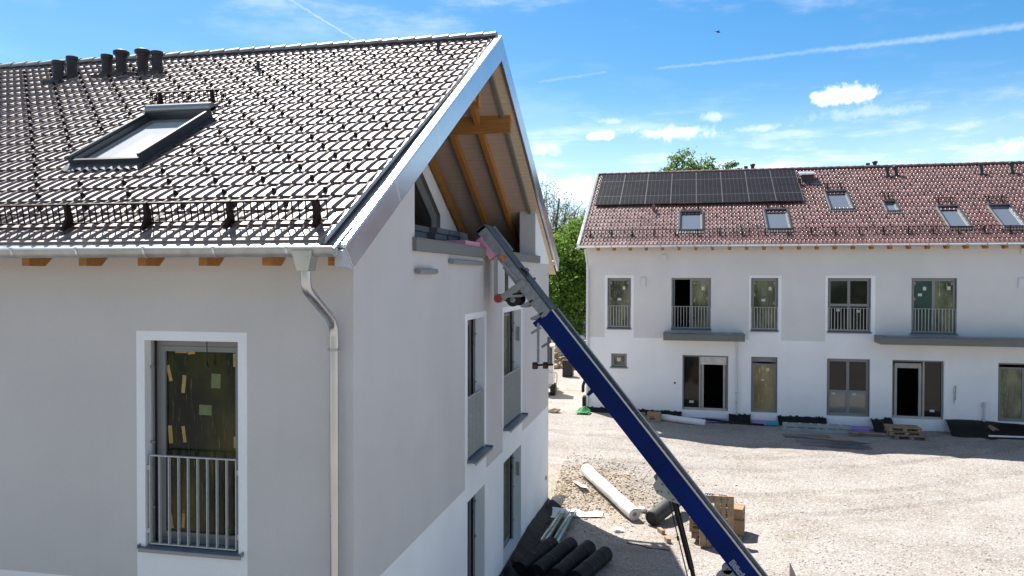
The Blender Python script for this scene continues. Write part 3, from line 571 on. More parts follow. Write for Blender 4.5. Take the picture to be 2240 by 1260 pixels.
for xr in (-2.22, -1.47, -.79):
    B = MB(); B.prism([(xr, 7.1, sr(7.1) - .003), (xr, 13.6, sr(13.6) - .003), (xr, 13.6, sr(13.6) - .20), (xr, 7.1, sr(7.1) - .20)], (.12, 0, 0)); B.build('rafter', WOOD, NH, bevel=.006)
for xr in (-1.84, -1.1, -.45):
    B = MB(); B.prism([(xr, 6.9, sr(7) - .06), (xr, 1.7, 10.34 - .572 * 5.3), (xr, 1.7, 10.14 - .572 * 5.3), (xr, 6.9, sr(7) - .26)], (.12, 0, 0)); B.build('rafter', WOOD, NH)
for (x0, x1, y0, y1, z0, z1) in ((-2.26, .02, 8.50, 8.66, 9.19, 9.60), (-2.26, .02, 5.34, 5.50, 9.19, 9.55), (-2.26, -.29, 6.92, 7.10, 9.42, 9.80), (-2.26, -.5, 6.90, 7.12, 9.80, 10.16)):
    B = MB(); B.box(x0, x1, y0, y1, z0, z1); B.build('purlin', WOOD, NH, bevel=.008)
B = MB(); B.box(-.42, -.30, 6.93, 7.09, 9.802, 10.30); B.build('post', WOOD, NH)
# verge trim
def verge(root, poly, x0, x1, m, name='verge_trim'):
    B = MB(); B.prism([(x0, y, z) for y, z in poly], (x1 - x0, 0, 0)); return B.build(name, m, root, bevel=.008)
apex, apexb = (7, 10.81), (7, 10.34)
lt = [(-.60, 6.30), (7, 10.81), (7, 10.34), (-.38, 6.085)]; cuts = [0, .20, .43, .72, 1.0]
lerp = lambda a, b, t: (a[0] + (b[0] - a[0]) * t, a[1] + (b[1] - a[1]) * t)
for i in range(4):
    q0, q1 = cuts[i], cuts[i + 1] - (.0012 if i < 3 else 0)
    verge(NH, [lerp(lt[0], lt[1], q0), lerp(lt[0], lt[1], q1), lerp(lt[3], lt[2], q1), lerp(lt[3], lt[2], q0)], .105, .17, ALU)
rt_ = [(7, 10.81), (14.95, 6.50), (14.78, 6.16), (7, 10.34)]; cuts = [0, .31, .62, 1.0]
for i in range(3):
    q0, q1 = cuts[i] + .0012, cuts[i + 1]
    verge(NH, [lerp(rt_[0], rt_[1], q0), lerp(rt_[0], rt_[1], q1), lerp(rt_[3], rt_[2], q1), lerp(rt_[3], rt_[2], q0)], .105, .17, ALU)
B = MB()
dy, dz = 7.6, 4.51
B.prism([(.055, -.60, 6.302), (.055, 7, 10.812), (.055, 7, 10.85), (.055, -.60, 6.34)], (.118, 0, 0)); B.build('verge_cap', ZINCB, NH, bevel=.004)
B = MB(); B.prism([(-.02, -.74, 6.335), (-.02, 6.95, 10.73), (-.02, 6.95, 10.80), (-.02, -.74, 6.40)], (.022, 0, 0)); B.prism([(.002, -.74, 6.26), (.002, 6.95, 10.66), (.002, 6.95, 10.69), (.002, -.74, 6.29)], (.10, 0, 0)); B.build('verge_gutter', ZINC, NH)
# eaves: drip sheet, gutter, brackets, downpipe, rafter tails
B = MB(); B.add([(-15, -.70, 6.40), (.0, -.70, 6.40), (.0, -.86, 6.30), (-15, -.86, 6.30)], [(0, 1, 2, 3)]); B.build('drip_sheet', ZINC, NH)
B = MB(); n = 12; yc, zc, rr = -.925, 6.292, .075; prof = [(yc - rr * math.cos(math.pi * i / n), zc - rr * math.sin(math.pi * i / n) * 1.25) for i in range(n + 1)]
for x0, x1 in ((-15, -9.0), (-9.0, -3.0), (-3.0, .20)):
    vs = []; 
    for x in (x0, x1): vs += [(x, y, z) for y, z in prof]
    B.add(vs, [(i, i + 1, n + 2 + i, n + 1 + i) for i in range(n)], 0, True)
B.tube([(-15, yc - rr, zc + .004), (.205, yc - rr, zc + .004)], .011, 8, 1); B.add([(.20, y, z) for y, z in prof], [tuple(range(n + 1))], 0)
gut = B.build('gutter', [ZINCD, ZINCB], NH, recalc=False)
for i in range(18):
    x = -.30 - .83 * i; B = MB(); vs = []
    for xx in (x - .012, x + .012): vs += [(xx, yc - (rr + .004) * math.cos(math.pi * j / 8), zc - (rr + .004) * math.sin(math.pi * j / 8) * 1.25) for j in range(9)]
    B.add(vs, [(j, j + 1, 10 + j, 9 + j) for j in range(8)], 0, True); B.box(x - .014, x + .014, yc - rr - .018, yc - rr + .012, zc - .016, zc + .018); B.build('bracket', ZINC, gut)
B = MB(); xd = -.115; xw = -.180
B.prism([(xd - .125, -1.012, 6.262), (xd + .105, -1.012, 6.262), (xd + .055, -.995, 6.055), (xd - .07, -.995, 6.055)], (0, .16, 0))
B.tube([(xd - .012, -.915, 6.05), (xd - .012, -.915, 5.93), (xd - .01, -.885, 5.86), (xd - .005, -.80, 5.80), (xd - .05, -.30, 5.56), (xd - .06, -.20, 5.50), (xw, -.135, 5.42), (xw, -.125, 5.32), (xw, -.125, 5.20)], .055, 16)
B.tube([(xw, -.125, 5.30), (xw, -.125, -1.0)], .050, 16); B.tube([(xw, -.125, 5.16), (xw, -.125, 5.33)], .0545, 16)
dp = B.build('downpipe', mat('downpipe_zinc', (.50, .505, .51), .28, .9, var=.16, vs=3, stretch=(1, 1, .4)), NH)
for z in (5.17, 2.0): B = MB(); B.disc_ring((xw, -.125, z), (0, 0, 1), .0555, .062, .03, 18); B.box(xw - .08, xw - .055, -.13, 0, z - .012, z + .012); B.box(xw + .053, xw + .08, -.145, -.10, z - .014, z + .014); B.build('clamp', ZINCD, dp)
for i in range(19):
    x = -.03 - .768 * i; B = MB(); B.prism([(x, -.60, 6.115), (x, -.60, 6.32), (x, .05, 6.70), (x, .05, 6.49), (x, -.36, 6.115)], (.105, 0, 0)); B.build('rafter', WOOD, NH, bevel=.004)
B = MB(); B.prism([(.076, -.66, 6.10), (.076, -.66, 6.27), (.076, -.10, 6.45), (.076, -.10, 6.30), (.076, -.36, 6.08)], (.085, 0, 0)); B.build('eaves_end_cap', ALUP, NH)
# parapet band and wall outlets
B = MB(Tg); B.box(2.035, 12.2, .002, .065, 6.36, 6.53); B.box(2.035, 12.2, -.45, .075, 6.53, 6.548); B.build('parapet_cap', OLIVE, NH, bevel=.004)
for (a, b, z) in ((2.10, 2.93, 6.075), (3.775, 5.775, 6.245)):
    B = MB(Tg); B.tube([(a, .06, z), (b, .06, z)], .042, 14); B.box(a + .05, b - .05, .001, .04, z - .02, z + .02); B.build('wall_light', mat('lamp_tube_grey', (.24, .235, .22), .5), NH)
B = MB(Tg); B.tube([(13.55, .002, .25), (13.55, .02, .25)], .06, 10); B.build('wall_outlet', BLACK, NH)
# snow stops, snow guards, skylight, vents
def snow_stops(root, T, x0, x1, nrow, tw, L, off, skip, m):
    B = MB(T)
    for r in range(2, nrow):
        for i in range(int((x1 - x0) / tw)):
            if (i + r) % 2: continue
            u = x0 + (i + off) * tw; l = r * L + .10
            if skip(u, l): continue
            B.add([(u - .022, l - .015, .03), (u + .022, l - .015, .03), (u + .013, l + .0, .095), (u - .013, l + .0, .095), (u - .022, l + .05, .03), (u + .022, l + .05, .03), (u + .013, l + .018, .095), (u - .013, l + .018, .095)], [(0, 1, 2, 3), (5, 4, 7, 6), (3, 2, 6, 7), (0, 3, 7, 4), (1, 5, 6, 2)])
    o = B.build('snow_stop', m, root); o['kind'] = 'stuff'; return o
LR = .3365 * math.hypot(1, KN)
snow_stops(NH, TN, -15.03, -.1, 22, .334, LR, .50, lambda u, l: (-5.1 < u < -3.4 and 1.9 < l < 4.9), SNOWM)
lg = (-.41 + .755) * math.hypot(1, KN)
snow_guard(NH, TN, -13.2, -.10, lg, [-.22 - 1.045 * i for i in range(13)])
lsk = lambda y: (y + .755) * math.hypot(1, KN)
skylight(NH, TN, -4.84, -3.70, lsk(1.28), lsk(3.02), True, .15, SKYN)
snow_guard(NH, TN, -5.30, -3.90, lsk(3.72), [-5.15, -4.15], .18)
for (x, y, c) in ((-9.02, 5.68, 0), (-8.93, 5.96, 0), (-8.05, 5.92, 0), (-7.73, 5.95, 1), (-7.20, 5.92, 1), (-6.87, 5.93, 0)):
    vent(NH, x, y, ZE + KN * (y + .755) + .04, .40, .105, c)
vent(NH, -.9, 6.15, ZE + KN * 6.9 + .04, .16, .03); vent(NH, -4.4, 5.6, ZE + KN * 6.36 + .04, .16, .03)
# eave strip at the far side
B = MB(); B.tube([(-15, 14.98, 6.42), (.10, 14.98, 6.42)], .07, 10); B.build('gutter', ALUP, NH)
tag(NH, 'large grey and white house in the foreground with the open timbered gable loggia', 'house')

# ------------------------------------------------------------------ FAR HOUSE
FO = Vector((2.15201, 26.3388, 0)); FA = math.atan2(-.02017464, .99979647)
FH = thing('apartment_house', 'long white and grey house across the yard with solar panels and red-brown tiled roof', 'house', FO, FA)
def fw2(u, n, z): p = Matrix.Rotation(FA, 3, 'Z') @ Vector((u, n, z)) + FO; return (p.x, p.y, p.z)
UE = 24.0; NR = 6.45; KF = .555; FYE, FZE = -.75, 7.36
A_ = (-1.504, -.463, 3.70, 5.95); B_ = (1.288, 2.962, 3.70, 5.955); C_ = (4.614, 5.722, 3.70, 5.96); D_ = (7.688, 9.37, 3.70, 5.965); E_ = (10.894, 12.591, 3.68, 5.97); I_ = (16.2, 17.9, 3.7, 5.96)
sq = (-1.324, -.636, 1.98, 2.597); e1 = (1.772, 3.70, .215, 2.60); c2 = (4.634, 5.71, .22, 2.60); d2 = (7.676, 9.35, .20, 2.60); e2 = (10.198, 12.14, .20, 2.605); f2 = (14.108, 16.0, .24, 2.585)
ZF = 3.31
bands = [(-1.62, -.341), (4.538, 5.854), (7.597, 9.531)]
def fz(u, z):
    if z < ZF: return 0
    if any(a < u < b for a, b in bands) and z < 6.06: return 0
    return 1
B = MB(Tf); wall_cells(B, -2.45, UE, -.6, 7.35, [A_, B_, C_, D_, E_, I_, sq, e1, c2, d2, e2, f2], fz, .17, [q for b in bands for q in b], (ZF, 6.06))
B.T = None
for u in (-2.45, UE): B.add([(u, 0, -.6), (u, 12.9, -.6), (u, 12.9, 7.3), (u, 6.45, 11.1), (u, 0, 7.3)], [(0, 1, 2, 3, 4)], 1)
B.quad((-2.45, 12.9, -.6), (UE, 12.9, -.6), (UE, 12.9, 7.3), (-2.45, 12.9, 7.3), 1)
B.build('wall', [WHITE, FGREY], FH, recalc=False)
# dark rooms behind the open doorways
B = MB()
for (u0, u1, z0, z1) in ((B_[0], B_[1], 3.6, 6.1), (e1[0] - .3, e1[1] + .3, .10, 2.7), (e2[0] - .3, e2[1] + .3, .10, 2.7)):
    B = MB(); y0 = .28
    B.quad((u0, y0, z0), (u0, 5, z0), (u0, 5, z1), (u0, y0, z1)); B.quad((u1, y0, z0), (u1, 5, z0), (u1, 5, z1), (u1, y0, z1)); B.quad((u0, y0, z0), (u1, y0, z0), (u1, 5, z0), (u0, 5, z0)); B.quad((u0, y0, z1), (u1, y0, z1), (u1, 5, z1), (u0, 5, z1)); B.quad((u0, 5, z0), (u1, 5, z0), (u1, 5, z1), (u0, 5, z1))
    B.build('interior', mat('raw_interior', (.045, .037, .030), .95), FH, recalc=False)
GL = mat('clear_pane', (.012, .012, .012), .05, spec=.4); GL.node_tree.nodes['Principled BSDF'].inputs['IOR'].default_value = 1.45; GLR = mat('yard_reflection_pane', (.165, .160, .145), .08, spec=.8, var=.12, vs=2); GLG = mat('teal_pane', (.035, .070, .065), .08, spec=.5)  # lower door panes coloured pale to paint in the sunlit yard they reflect
dW = -.13
def tapes(w, a):
    lst = []; u0, u1, z0, z1 = a
    for u in (u0 + .16, u1 - .16): lst += [(u, z1 - .22, .06, .12, random.uniform(-15, 15)), (u, z0 + 1.35 + random.uniform(-.2, .2), .05, .12, 8)]
    patches(w, Tf, 'tape', lst, dW - .0185 + .002, TAPE)
for a in (A_, C_):
    w = window(FH, Tf, *a, dW, [(0, 1, 0, 1, FILM2)], guide=True); tapes(w, a); patches(w, Tf, 'sticker', [(a[1] - .32, a[3] - .45, .11, .15, 0), (a[0] + .52, a[3] - .95, .15, .11, 0)], dW - .016, STICKW)
    sill(w, Tf, a[0] - .02, a[1] + .02, a[2], .12, .05)
w = window(FH, Tf, *B_, dW, [(0, .5, 0, 1, None), (.5, 1, 0, 1, FILM2)]); tapes(w, (2.1, 2.962, 3.7, 5.955)); patches(w, Tf, 'sticker', [(2.62, 5.5, .11, .15, 0)], dW - .016, STICKW); sill(w, Tf, B_[0], B_[1], B_[2], .12, .05)
B = MB(Tf); B.box(2.085, 2.125, dW - .07, dW, 3.78, 5.88); B.build('mullion', FRAMEL, w)
B = MB(Tf); B.box(1.38, 1.42, dW - .75, dW - .06, 3.78, 5.88); B.build('open_sash', FRAME, w)
w = window(FH, Tf, *D_, dW, [(0, .5, .5, 1, GL), (.5, 1, .5, 1, GL), (0, .5, 0, .5, GL), (.5, 1, 0, .5, GL)], guide=True); patches(w, Tf, 'sticker', [(8.12, 4.62, .13, .11, 0), (8.90, 4.58, .13, .11, 0)], dW - .016, STICKW); sill(w, Tf, D_[0] - .02, D_[1] + .02, D_[2], .12, .05)
w = window(FH, Tf, *E_, dW, [(0, .5, 0, 1, GLG), (.5, 1, 0, 1, FILM2)], guide=True); tapes(w, E_); patches(w, Tf, 'sticker', [(11.42, 5.54, .12, .15, 0), (11.25, 5.28, .15, .11, 0), (12.33, 5.56, .11, .15, 0)], dW - .016, STICKW); sill(w, Tf, E_[0] - .03, E_[1] + .03, E_[2], .12, .06)
window(FH, Tf, *I_, dW, [(0, .5, 0, 1, GL), (.5, 1, 0, 1, GL)])
for a, p in ((A_, .12), (B_, .125), (C_, .12), (D_, .125), (E_, .125)): railing(FH, Tf, a[0] + .03, a[1] - .03, a[2] + .09, 4.72, -.03, p, .020, .03)
w = window(FH, Tf, *sq, dW, [(0, 1, 0, 1, FILM2)], fw_=.055, sash=.05); sill(w, Tf, sq[0] - .03, sq[1] + .03, sq[2], .12, .05); patches(w, Tf, 'sticker', [(-1.0, 2.32, .16, .16, 0)], dW - .016, STICKW)
w = window(FH, Tf, *c2, dW, [(0, 1, 0, .90, FILM3)], guide=True, fw_=.08); patches(w, Tf, 'sticker', [(5.33, 2.05, .11, .13, 0), (5.12, 1.6, .14, .06, 0)], dW - .016, STICKW)
B = MB(Tf); B.box(c2[0] + .08, c2[1] - .08, dW - .05, dW - .01, 2.38, 2.52); B.box(c2[0] + .17, c2[0] + .20, dW, dW + .03, 2.30, 2.60); B.box(c2[1] - .20, c2[1] - .17, dW, dW + .03, 2.30, 2.60); B.build('shutter_head', FRAME, w)
w = window(FH, Tf, *d2, dW, [(0, .5, .42, 1, GL), (.5, 1, .42, 1, GL), (0, .5, 0, .42, GLR), (.5, 1, 0, .42, GLR)], guide=True); patches(w, Tf, 'sticker', [(7.96, 1.13, .15, .09, 0), (8.78, 1.12, .15, .09, 0)], dW - .016, STICKW)
w = window(FH, Tf, *f2, dW, [(0, .5, 0, .95, FILM2), (.5, 1, 0, .95, FILM2)], guide=True)
# entrances: outer frame, side light, temporary door frame
BEIGE = mat('door_primer', (.40, .38, .34), .6, var=.15); BRN = mat('raw_edge', (.16, .10, .07), .8)
def entrance(a, side_left):
    u0, u1, z0, z1 = a; wd = u1 - u0; f = .37
    s0, s1 = (u0 + .07, u0 + wd * f) if side_left else (u1 - wd * f, u1 - .07); o0, o1 = (u0 + wd * f + .04, u1 - .06) if side_left else (u0 + .06, u1 - wd * f - .04)
    B = MB(Tf); ringbox(B, u0 + .002, u1 - .002, z0 + .002, z1 - .002, dW - .07, dW, .065, 0); mx = u0 + wd * f if side_left else u1 - wd * f - .035
    B.box(mx - .01, mx + .06, dW - .068, dW + .004, z0 + .066, z1 - .066, 1); B.box(u0 + .066, u1 - .066, dW - .02, dW + .02, z0 - .02, z0 + .10, 1)
    if not side_left: B.box(o0, o1, dW - .03, dW - .015, z1 - .22, z1 - .066, 2)
    o = B.build('entrance', [FRAME, BEIGE, DARK], FH)
    C = MB(Tf); C.box(s0 + .02, s1 - .02, dW - .035, dW - .02, z0 + .13, z1 - .08); C.build('pane', GL, o)
    patches(o, Tf, 'sticker', [((s0 + s1) / 2, z0 + .34, .18, .10, 0)], dW - .016, STICKW)
    C = MB(Tf); top = z1 - .40 if side_left else z1 - .24
    C.box(o0 + .01, o0 + .06, dW - .06, dW - .01, z0 + .12, top, 1); C.box(o0 + .06, o0 + .15, dW - .08, dW + .012, z0 + .11, top, 0); C.box(o1 - .15, o1 - .06, dW - .08, dW + .012, z0 + .11, top, 0); C.box(o1 - .06, o1 - .01, dW - .06, dW - .01, z0 + .12, top, 1)
    if side_left: C.box(o0 + .01, o1 - .02, dW - .02, dW + .012, top + .002, z1 - .075, 2)
    else: C.box(o0 + .06, o1 - .06, dW - .08, dW + .014, top + .001, top + .10, 0); C.box(o0 + .15, o1 - .15, dW - .05, dW - .02, top - .10, top, 0)
    C.build('door_frame', [BEIGE, BRN, mat('raw_board', (.62, .58, .55), .85, var=.18, vs=5)], o)
    return o
entrance(e1, True); entrance(e2, False)
for a in (c2, d2, e1, e2, f2): B = MB(Tf); B.box(a[0] + .003, a[1] - .003, -.15, -.02, -.4, a[2] - .012); B.build('threshold', mat('threshold_dark', (.03, .03, .033), .8, var=.3), FH)
# canopies
def canopy(u0, u1):
    B = MB(Tf); B.box(u0, u1, .001, 1.2, 3.32, 3.585, 0); B.box(u0 - .015, u1 + .015, .002, 1.22, 3.586, 3.612, 1); B.box(u0 + .3, u1 - .5, .3, .8, 3.6125, 3.625, 2); return B.build('canopy', [OLIVE2, CAPM, CONC], FH)
canopy(.985, 4.30); canopy(9.50, 19.5)
B = MB(Tf); B.tube([(4.047, .09, 3.32), (4.047, .09, .02)], .035, 12); B.build('downpipe', ALUP, FH)
for z in (1.05, .62, .12): B = MB(Tf); B.disc_ring((4.047, .09, z), (0, 0, 1), .036, .05, .04, 12); B.build('clamp', ZINCD, FH)
B = MB(Tf); B.tube([(-2.40, .66, 7.22), (-2.40, .66, 7.05), (-2.38, .58, 6.92), (-2.36, .18, 6.45), (-2.36, .10, 6.35), (-2.36, .09, 6.2), (-2.36, .09, .25)], .05, 12); B.build('downpipe', mat('downpipe_pale', (.60, .61, .62), .45, .3), FH)
B = MB(Tf); B.tube([(13.585, .09, .95), (13.585, .09, -.02)], .045, 12); B.tube([(13.585, .09, .92), (13.585, .09, .99)], .06, 12); B.box(13.50, 13.67, .0, .10, .84, .86); B.box(13.50, 13.67, .0, .10, .30, .32); B.build('drain_stub', ALUP, FH)
B = MB(Tf); B.box(12.545, 12.575, .002, .03, 1.03, 1.63); B.tube([(12.52, .02, 1.62), (12.47, .05, 1.45), (12.50, .05, 1.2), (12.46, .06, .92)], .008, 6); B.tube([(12.54, .02, 1.4), (12.49, .06, 1.25), (12.52, .05, 1.05), (12.50, .06, .85)], .008, 6); B.build('cable_outlet', FRAMEL, FH)
B = MB(Tf); B.tube([(1.45, .001, 1.37), (1.45, .02, 1.37)], .045, 10); B.build('wall_outlet', BLACK, FH)
VW = mat('vent_white', (.66, .66, .65), .55)
for (u0, u1, z0, z1) in ((.85, 1.07, 6.68, 6.95), (-.015, .17, 5.585, 5.95), (14.87, 15.07, 6.90, 7.18), (14.79, 15.0, 5.60, 5.96)):
    B = MB(Tf); B.box(u0, u1, .002, .045, z0, z1); B.box(u0 - .01, u1 + .01, .046, .06, z0 - .01, z1 + .01); B.build('wall_vent', VW, FH, bevel=.006)
# far roof
FSK = ((1.57, 2.63, .32, 2.10), (5.28, 6.31, .33, 2.16), (8.11, 9.10, 2.07, 3.84), (10.35, 10.91, 1.82, 2.73), (12.38, 13.25, .35, 2.18), (14.36, 15.26, .31, 2.22), (17.4, 18.4, .32, 2.2))
tile_roof(FH, -2.62, UE + .42, FYE, FZE, KF, NR, TILEF, PROF_F, jitter=.004, holes=[(a + .07, b - .07, c + .07, d - .07) for a, b, c, d in FSK])
TF_ = roofT(FYE, FZE, KF); LF = math.hypot(1, KF); lf = lambda n: (n - FYE) * LF
zrf = FZE + KF * (NR - FYE); ridge(FH, -2.66, UE + .4, NR, zrf + .0, TILEF)
B = MB(); B.quad((-2.7, NR, zrf - .02), (UE + .4, NR, zrf - .02), (UE + .4, 13.6, zrf - .02 - KF * (13.6 - NR)), (-2.7, 13.6, zrf - .02 - KF * (13.6 - NR)), 0); B.build('roof_slope', TILEF, FH)
B = MB(); B.prism([(-2.76, FYE - .12, FZE - .18), (-2.76, NR, zrf - .12), (-2.76, NR, zrf + .10), (-2.76, FYE - .12, FZE + .05)], (.13, 0, 0)); B.prism([(-2.76, NR, zrf - .12), (-2.76, 13.6, zrf - .12 - KF * 7.15), (-2.76, 13.6, zrf + .1 - KF * 7.15), (-2.76, NR, zrf + .10)], (.13, 0, 0)); B.build('verge_trim', ALU, FH, bevel=.01)
B = MB(); B.quad((-2.6, FYE, FZE - .10), (UE, FYE, FZE - .10), (UE, .02, FZE + .30), (-2.6, .02, FZE + .30)); B.build('soffit', SOFF, FH)
B = MB(); prof = [(-.855 - .075 * math.cos(math.pi * i / 10), 7.34 - .085 * math.sin(math.pi * i / 10)) for i in range(11)]
vs = [(x, y, z) for x in (-2.72, UE) for y, z in prof]; B.add(vs, [(i, i + 1, 12 + i, 11 + i) for i in range(10)], 0, True); B.tube([(-2.72, -.93, 7.345), (UE, -.93, 7.345)], .012, 6, 0); B.add([(-2.72, y, z) for y, z in prof], [tuple(range(11))], 0)
B.add([(-2.62, -.70, FZE + .03), (UE, -.70, FZE + .03), (UE, -.80, 7.34), (-2.62, -.80, 7.34)], [(0, 1, 2, 3)], 0)
gf = B.build('gutter', ZINCB, FH, recalc=False)
for i in range(33):
    x = -1.93 + .695 * i; B = MB(); B.box(x - .012, x + .012, -.950, -.925, 7.25, 7.365); B.build('bracket', ZINCD, gf)
for i in range(36):
    x = -1.92 + .695 * i; B = MB(); B.prism([(x, -.66, 7.14), (x, -.66, 7.35), (x, .03, 7.72), (x, .03, 7.54), (x, -.35, 7.14)], (.12, 0, 0)); B.build('rafter', WOOD, FH)
snow_stops(FH, TF_, -2.62, UE, 21, .334, .3365 * LF, .50, lambda u, l: any(a - .2 < u < b + .2 and lf(c) - .3 < l < lf(d) + .2 for a, b, c, d in ((-2.5, 7.1, 2.7, 6.3), (1.5, 2.7, .4, 2.4), (5.2, 6.4, .4, 2.4), (8.1, 9.2, 2.2, 4.1), (10.3, 11.0, 1.9, 2.9), (12.2, 13.4, .4, 2.4), (14.2, 15.4, .4, 2.4))), SNOWM)
snow_guard(FH, TF_, -2.5, UE - .3, lf(.05), [-2.27 + .93 * i for i in range(28)], .18, .10)
for (u0, u1, n0, n1) in FSK:
    skylight(FH, TF_, u0, u1, lf(n0), lf(n1), False, .11); snow_guard(FH, TF_, u0 + .0, u1 + .0, lf(n1 + .42), [u0 + .2, u1 - .2], .17, .10)
# solar field: two rows of eight
pw = 9.5 / 8; pl0, pl1 = lf(2.80), lf(6.13); ph = (pl1 - pl0) / 2
for r in range(2):
    for i in range(8):
        B = MB(TF_); u0 = -2.40 + i * pw + .006; u1 = u0 + pw - .03; l0 = pl0 + r * ph; l1 = l0 + ph - .012
        B.box(u0, u1, l0, l1, .115, .150, 1); B.box(u0 + .014, u1 - .014, l0 + .014, l1 - .014, .1505, .154, 0)
        for k in range(1, 6): u = u0 + (u1 - u0) * k / 6; B.box(u - .004, u + .004, l0 + .016, l1 - .016, .1545, .1552, 3)
        B.box(u0 + .016, u1 - .016, (l0 + l1) / 2 - .010, (l0 + l1) / 2 + .010, .1555, .1562, 2); B.box(u1 + .004, u1 + .020, l0, l1, .13, .152, 2)
        B.build('solar_panel', [SOLARM, SOLARB, SOLARL, mat('solar_line_faint', (.075, .078, .085), .4)], FH)
B = MB(TF_); 
for l in (pl0 + .3, pl0 + ph - .3, pl0 + ph + .3, pl1 - .3): B.box(-2.45, 7.12, l - .02, l + .02, .07, .114)
B.build('mounting_rail', ZINCD, FH)
# roof fittings
zf_ = lambda n: FZE + KF * (n - FYE)
for (u, n, h, c) in ((4.81, 6.75, .42, 0), (5.14, 6.75, .46, 1), (10.58, 6.75, .40, 0), (10.90, 6.75, .42, 1), (11.16, 5.42, .36, 0), (11.55, 5.50, .36, 1), (15.18, 5.43, .42, 0), (16.45, 5.44, .42, 1)):
    vent(FH, u, n, (zf_(n) if n < NR else zrf - KF * (n - NR)) + .03, h, .085, c)
B = MB(); z = zf_(5.25); B.box(7.28, 7.78, 4.95, 5.5, z - .2, z + .22, 1); B.prism([(7.18, 4.86, z + .23), (7.18, 5.62, z + .40), (7.18, 5.62, z + .46), (7.18, 4.86, z + .29)], (.68, 0, 0), 0); B.box(7.05, 7.2, 4.6, 4.8, z - .2, z + .0, 1); B.build('roof_hatch', [ZINCB, PIPEM], FH)
B = MB(); z = zf_(2.32); B.tube([(.40, 2.30, z - .02), (.40, 2.30, z + .16), (.40, 2.22, z + .22), (.40, 2.10, z + .20)], [.07, .07, .085, .085], 12); B.build('vent_pipe', TILEF, FH)
# a taller white neighbour wall beyond the right end
# ------------------------------------------------------------------ INCLINED LIFT
LA = Vector((.931, 6.9, 5.102)); LD = Vector((.625, 0, -.7806)).normalized(); LH = Vector((.7806, 0, .625)).normalized(); LWID = .74
LO = Vector((5.6, 7.27, -.55))
def TL(t, w, h): p = LA + LD * t + LH * h + Vector((0, w, 0)) - LO; return (p.x, p.y, p.z)
LS = .9507; LOC = CAM + (LO - CAM) * LS
L = thing('inclined_lift', 'blue and grey inclined builders lift leaning on the parapet of the gable loggia', 'lift', LOC); L.scale = (LS,) * 3
def gm(x, y):      # ground height in the lift's own model units
    return 6 + (gz(CAM.x + (x - CAM.x) * LS, CAM.y + (y - CAM.y) * LS) - 6) / LS
B = MB(TL)
B.box(0, 7.6, 0, .05, 0, .355, 0); B.box(0, 7.6, LWID - .05, LWID, 0, .355, 0); B.box(.02, 7.6, .05, LWID - .05, .0, .05, 0); B.box(.02, 7.6, .05, LWID - .05, .22, .25, 0)
B.box(-.05, .06, -.012, LWID + .012, -.10, .05, 0); B.box(1.70, 1.76, -.02, LWID + .02, -.12, .0, 0); B.box(3.66, 3.70, -.006, .0, .0, .35, 0)
B.build('boom', BLUE, L, bevel=.006)
B = MB(TL)
for w0 in (0, LWID - .045): B.box(-.02, 7.6, w0 - .004, w0 + .049, .357, .385, 0)
B.build('edge_rail', LEDGE, L, bevel=.003)
B = MB(TL); B.box(-2.05, 7.6, .06, LWID - .06, .27, .30, 0)
for w0 in (.14, .24, .50, .60): B.box(-2.05, 7.6, w0, w0 + .04, .301, .355, 0)
for k in range(40): B.box(-2.0 + .24 * k, -1.96 + .24 * k, .18, .60, .302, .33, 1)
B.build('track', [LDARK, LGREY], L)
B = MB(TL)       # telescoped inner sections
B.box(-2.14, -.02, .035, .075, .13, .33, 0); B.box(-2.14, -.02, LWID - .075, LWID - .035, .13, .33, 0); B.box(-1.30, -.01, .02, .034, .10, .30, 0)
B.box(-2.14, -.02, .03, LWID - .03, .335, .365, 1); 
for k in range(10): B.box(-2.05 + .21 * k, -2.02 + .21 * k, .010, .0195, .135, .325, 0)
for k, t in enumerate((-.10, -.42, -.78)): B.add([(t, .02, .20), (t + .02, .02, .20), (t + .06, .02, .0), (t - .02, .02, -.10), (t - .06, .02, -.08), (t - .03, .02, .06), (t, LWID - .02, .20), (t + .02, LWID - .02, .20), (t + .06, LWID - .02, .0), (t - .02, LWID - .02, -.10), (t - .06, LWID - .02, -.08), (t - .03, LWID - .02, .06)], [(0, 1, 2, 3, 4, 5), (11, 10, 9, 8, 7, 6)] + [(i, (i + 1) % 6, (i + 1) % 6 + 6, i + 6) for i in range(6)], 0)
B.box(-2.20, -1.55, -.01, .03, .14, .345, 0); B.box(-2.20, -1.55, LWID - .03, LWID + .01, .14, .40, 0); B.box(-2.22, -2.14, -.01, LWID + .01, .12, .36, 1)
B.build('inner_mast', [LGREY, LDARK], L, bevel=.004)
B = MB(TL)       # hose carrier bunched on the track
rg = random.Random(3)
for k in range(5): t = -1.02 + .06 * k; B.tube([(t + rg.uniform(-.03, .03), w, .36 + .05 * math.sin(w * 4 + k)) for w in (.10, .25, .42, .58, .70)], .030, 7)
B.build('drive_cable', GREASE, L)
def wpt(x, y, z): return (x - LO.x, y - LO.y, z - LO.z)
B = MB()
for y in (6.88, 7.62):
    B.bar(wpt(.072 + (.0 if y < 7 else .06), y, 6.40), wpt(.075 + (.0 if y < 7 else .06), y, 5.58), .07, .05); B.bar(wpt(.66, y, 5.90), wpt(.13, y, 5.52), .13, .04, up=(0, 1, 0)); B.bar(wpt(.20, y, 6.28), wpt(.52, y, 5.92), .045, .045)
B.bar(wpt(.075, 6.88, 5.62), wpt(.135, 7.62, 5.62), .05, .05); B.bar(wpt(.62, 6.90, 5.62), wpt(.16, 6.90, 5.60), .10, .05); B.bar(wpt(.62, 7.6, 5.62), wpt(.16, 7.6, 5.60), .10, .05); B.bar(wpt(.45, 6.85, 5.535), wpt(.45, 7.65, 5.535), .05, .05)
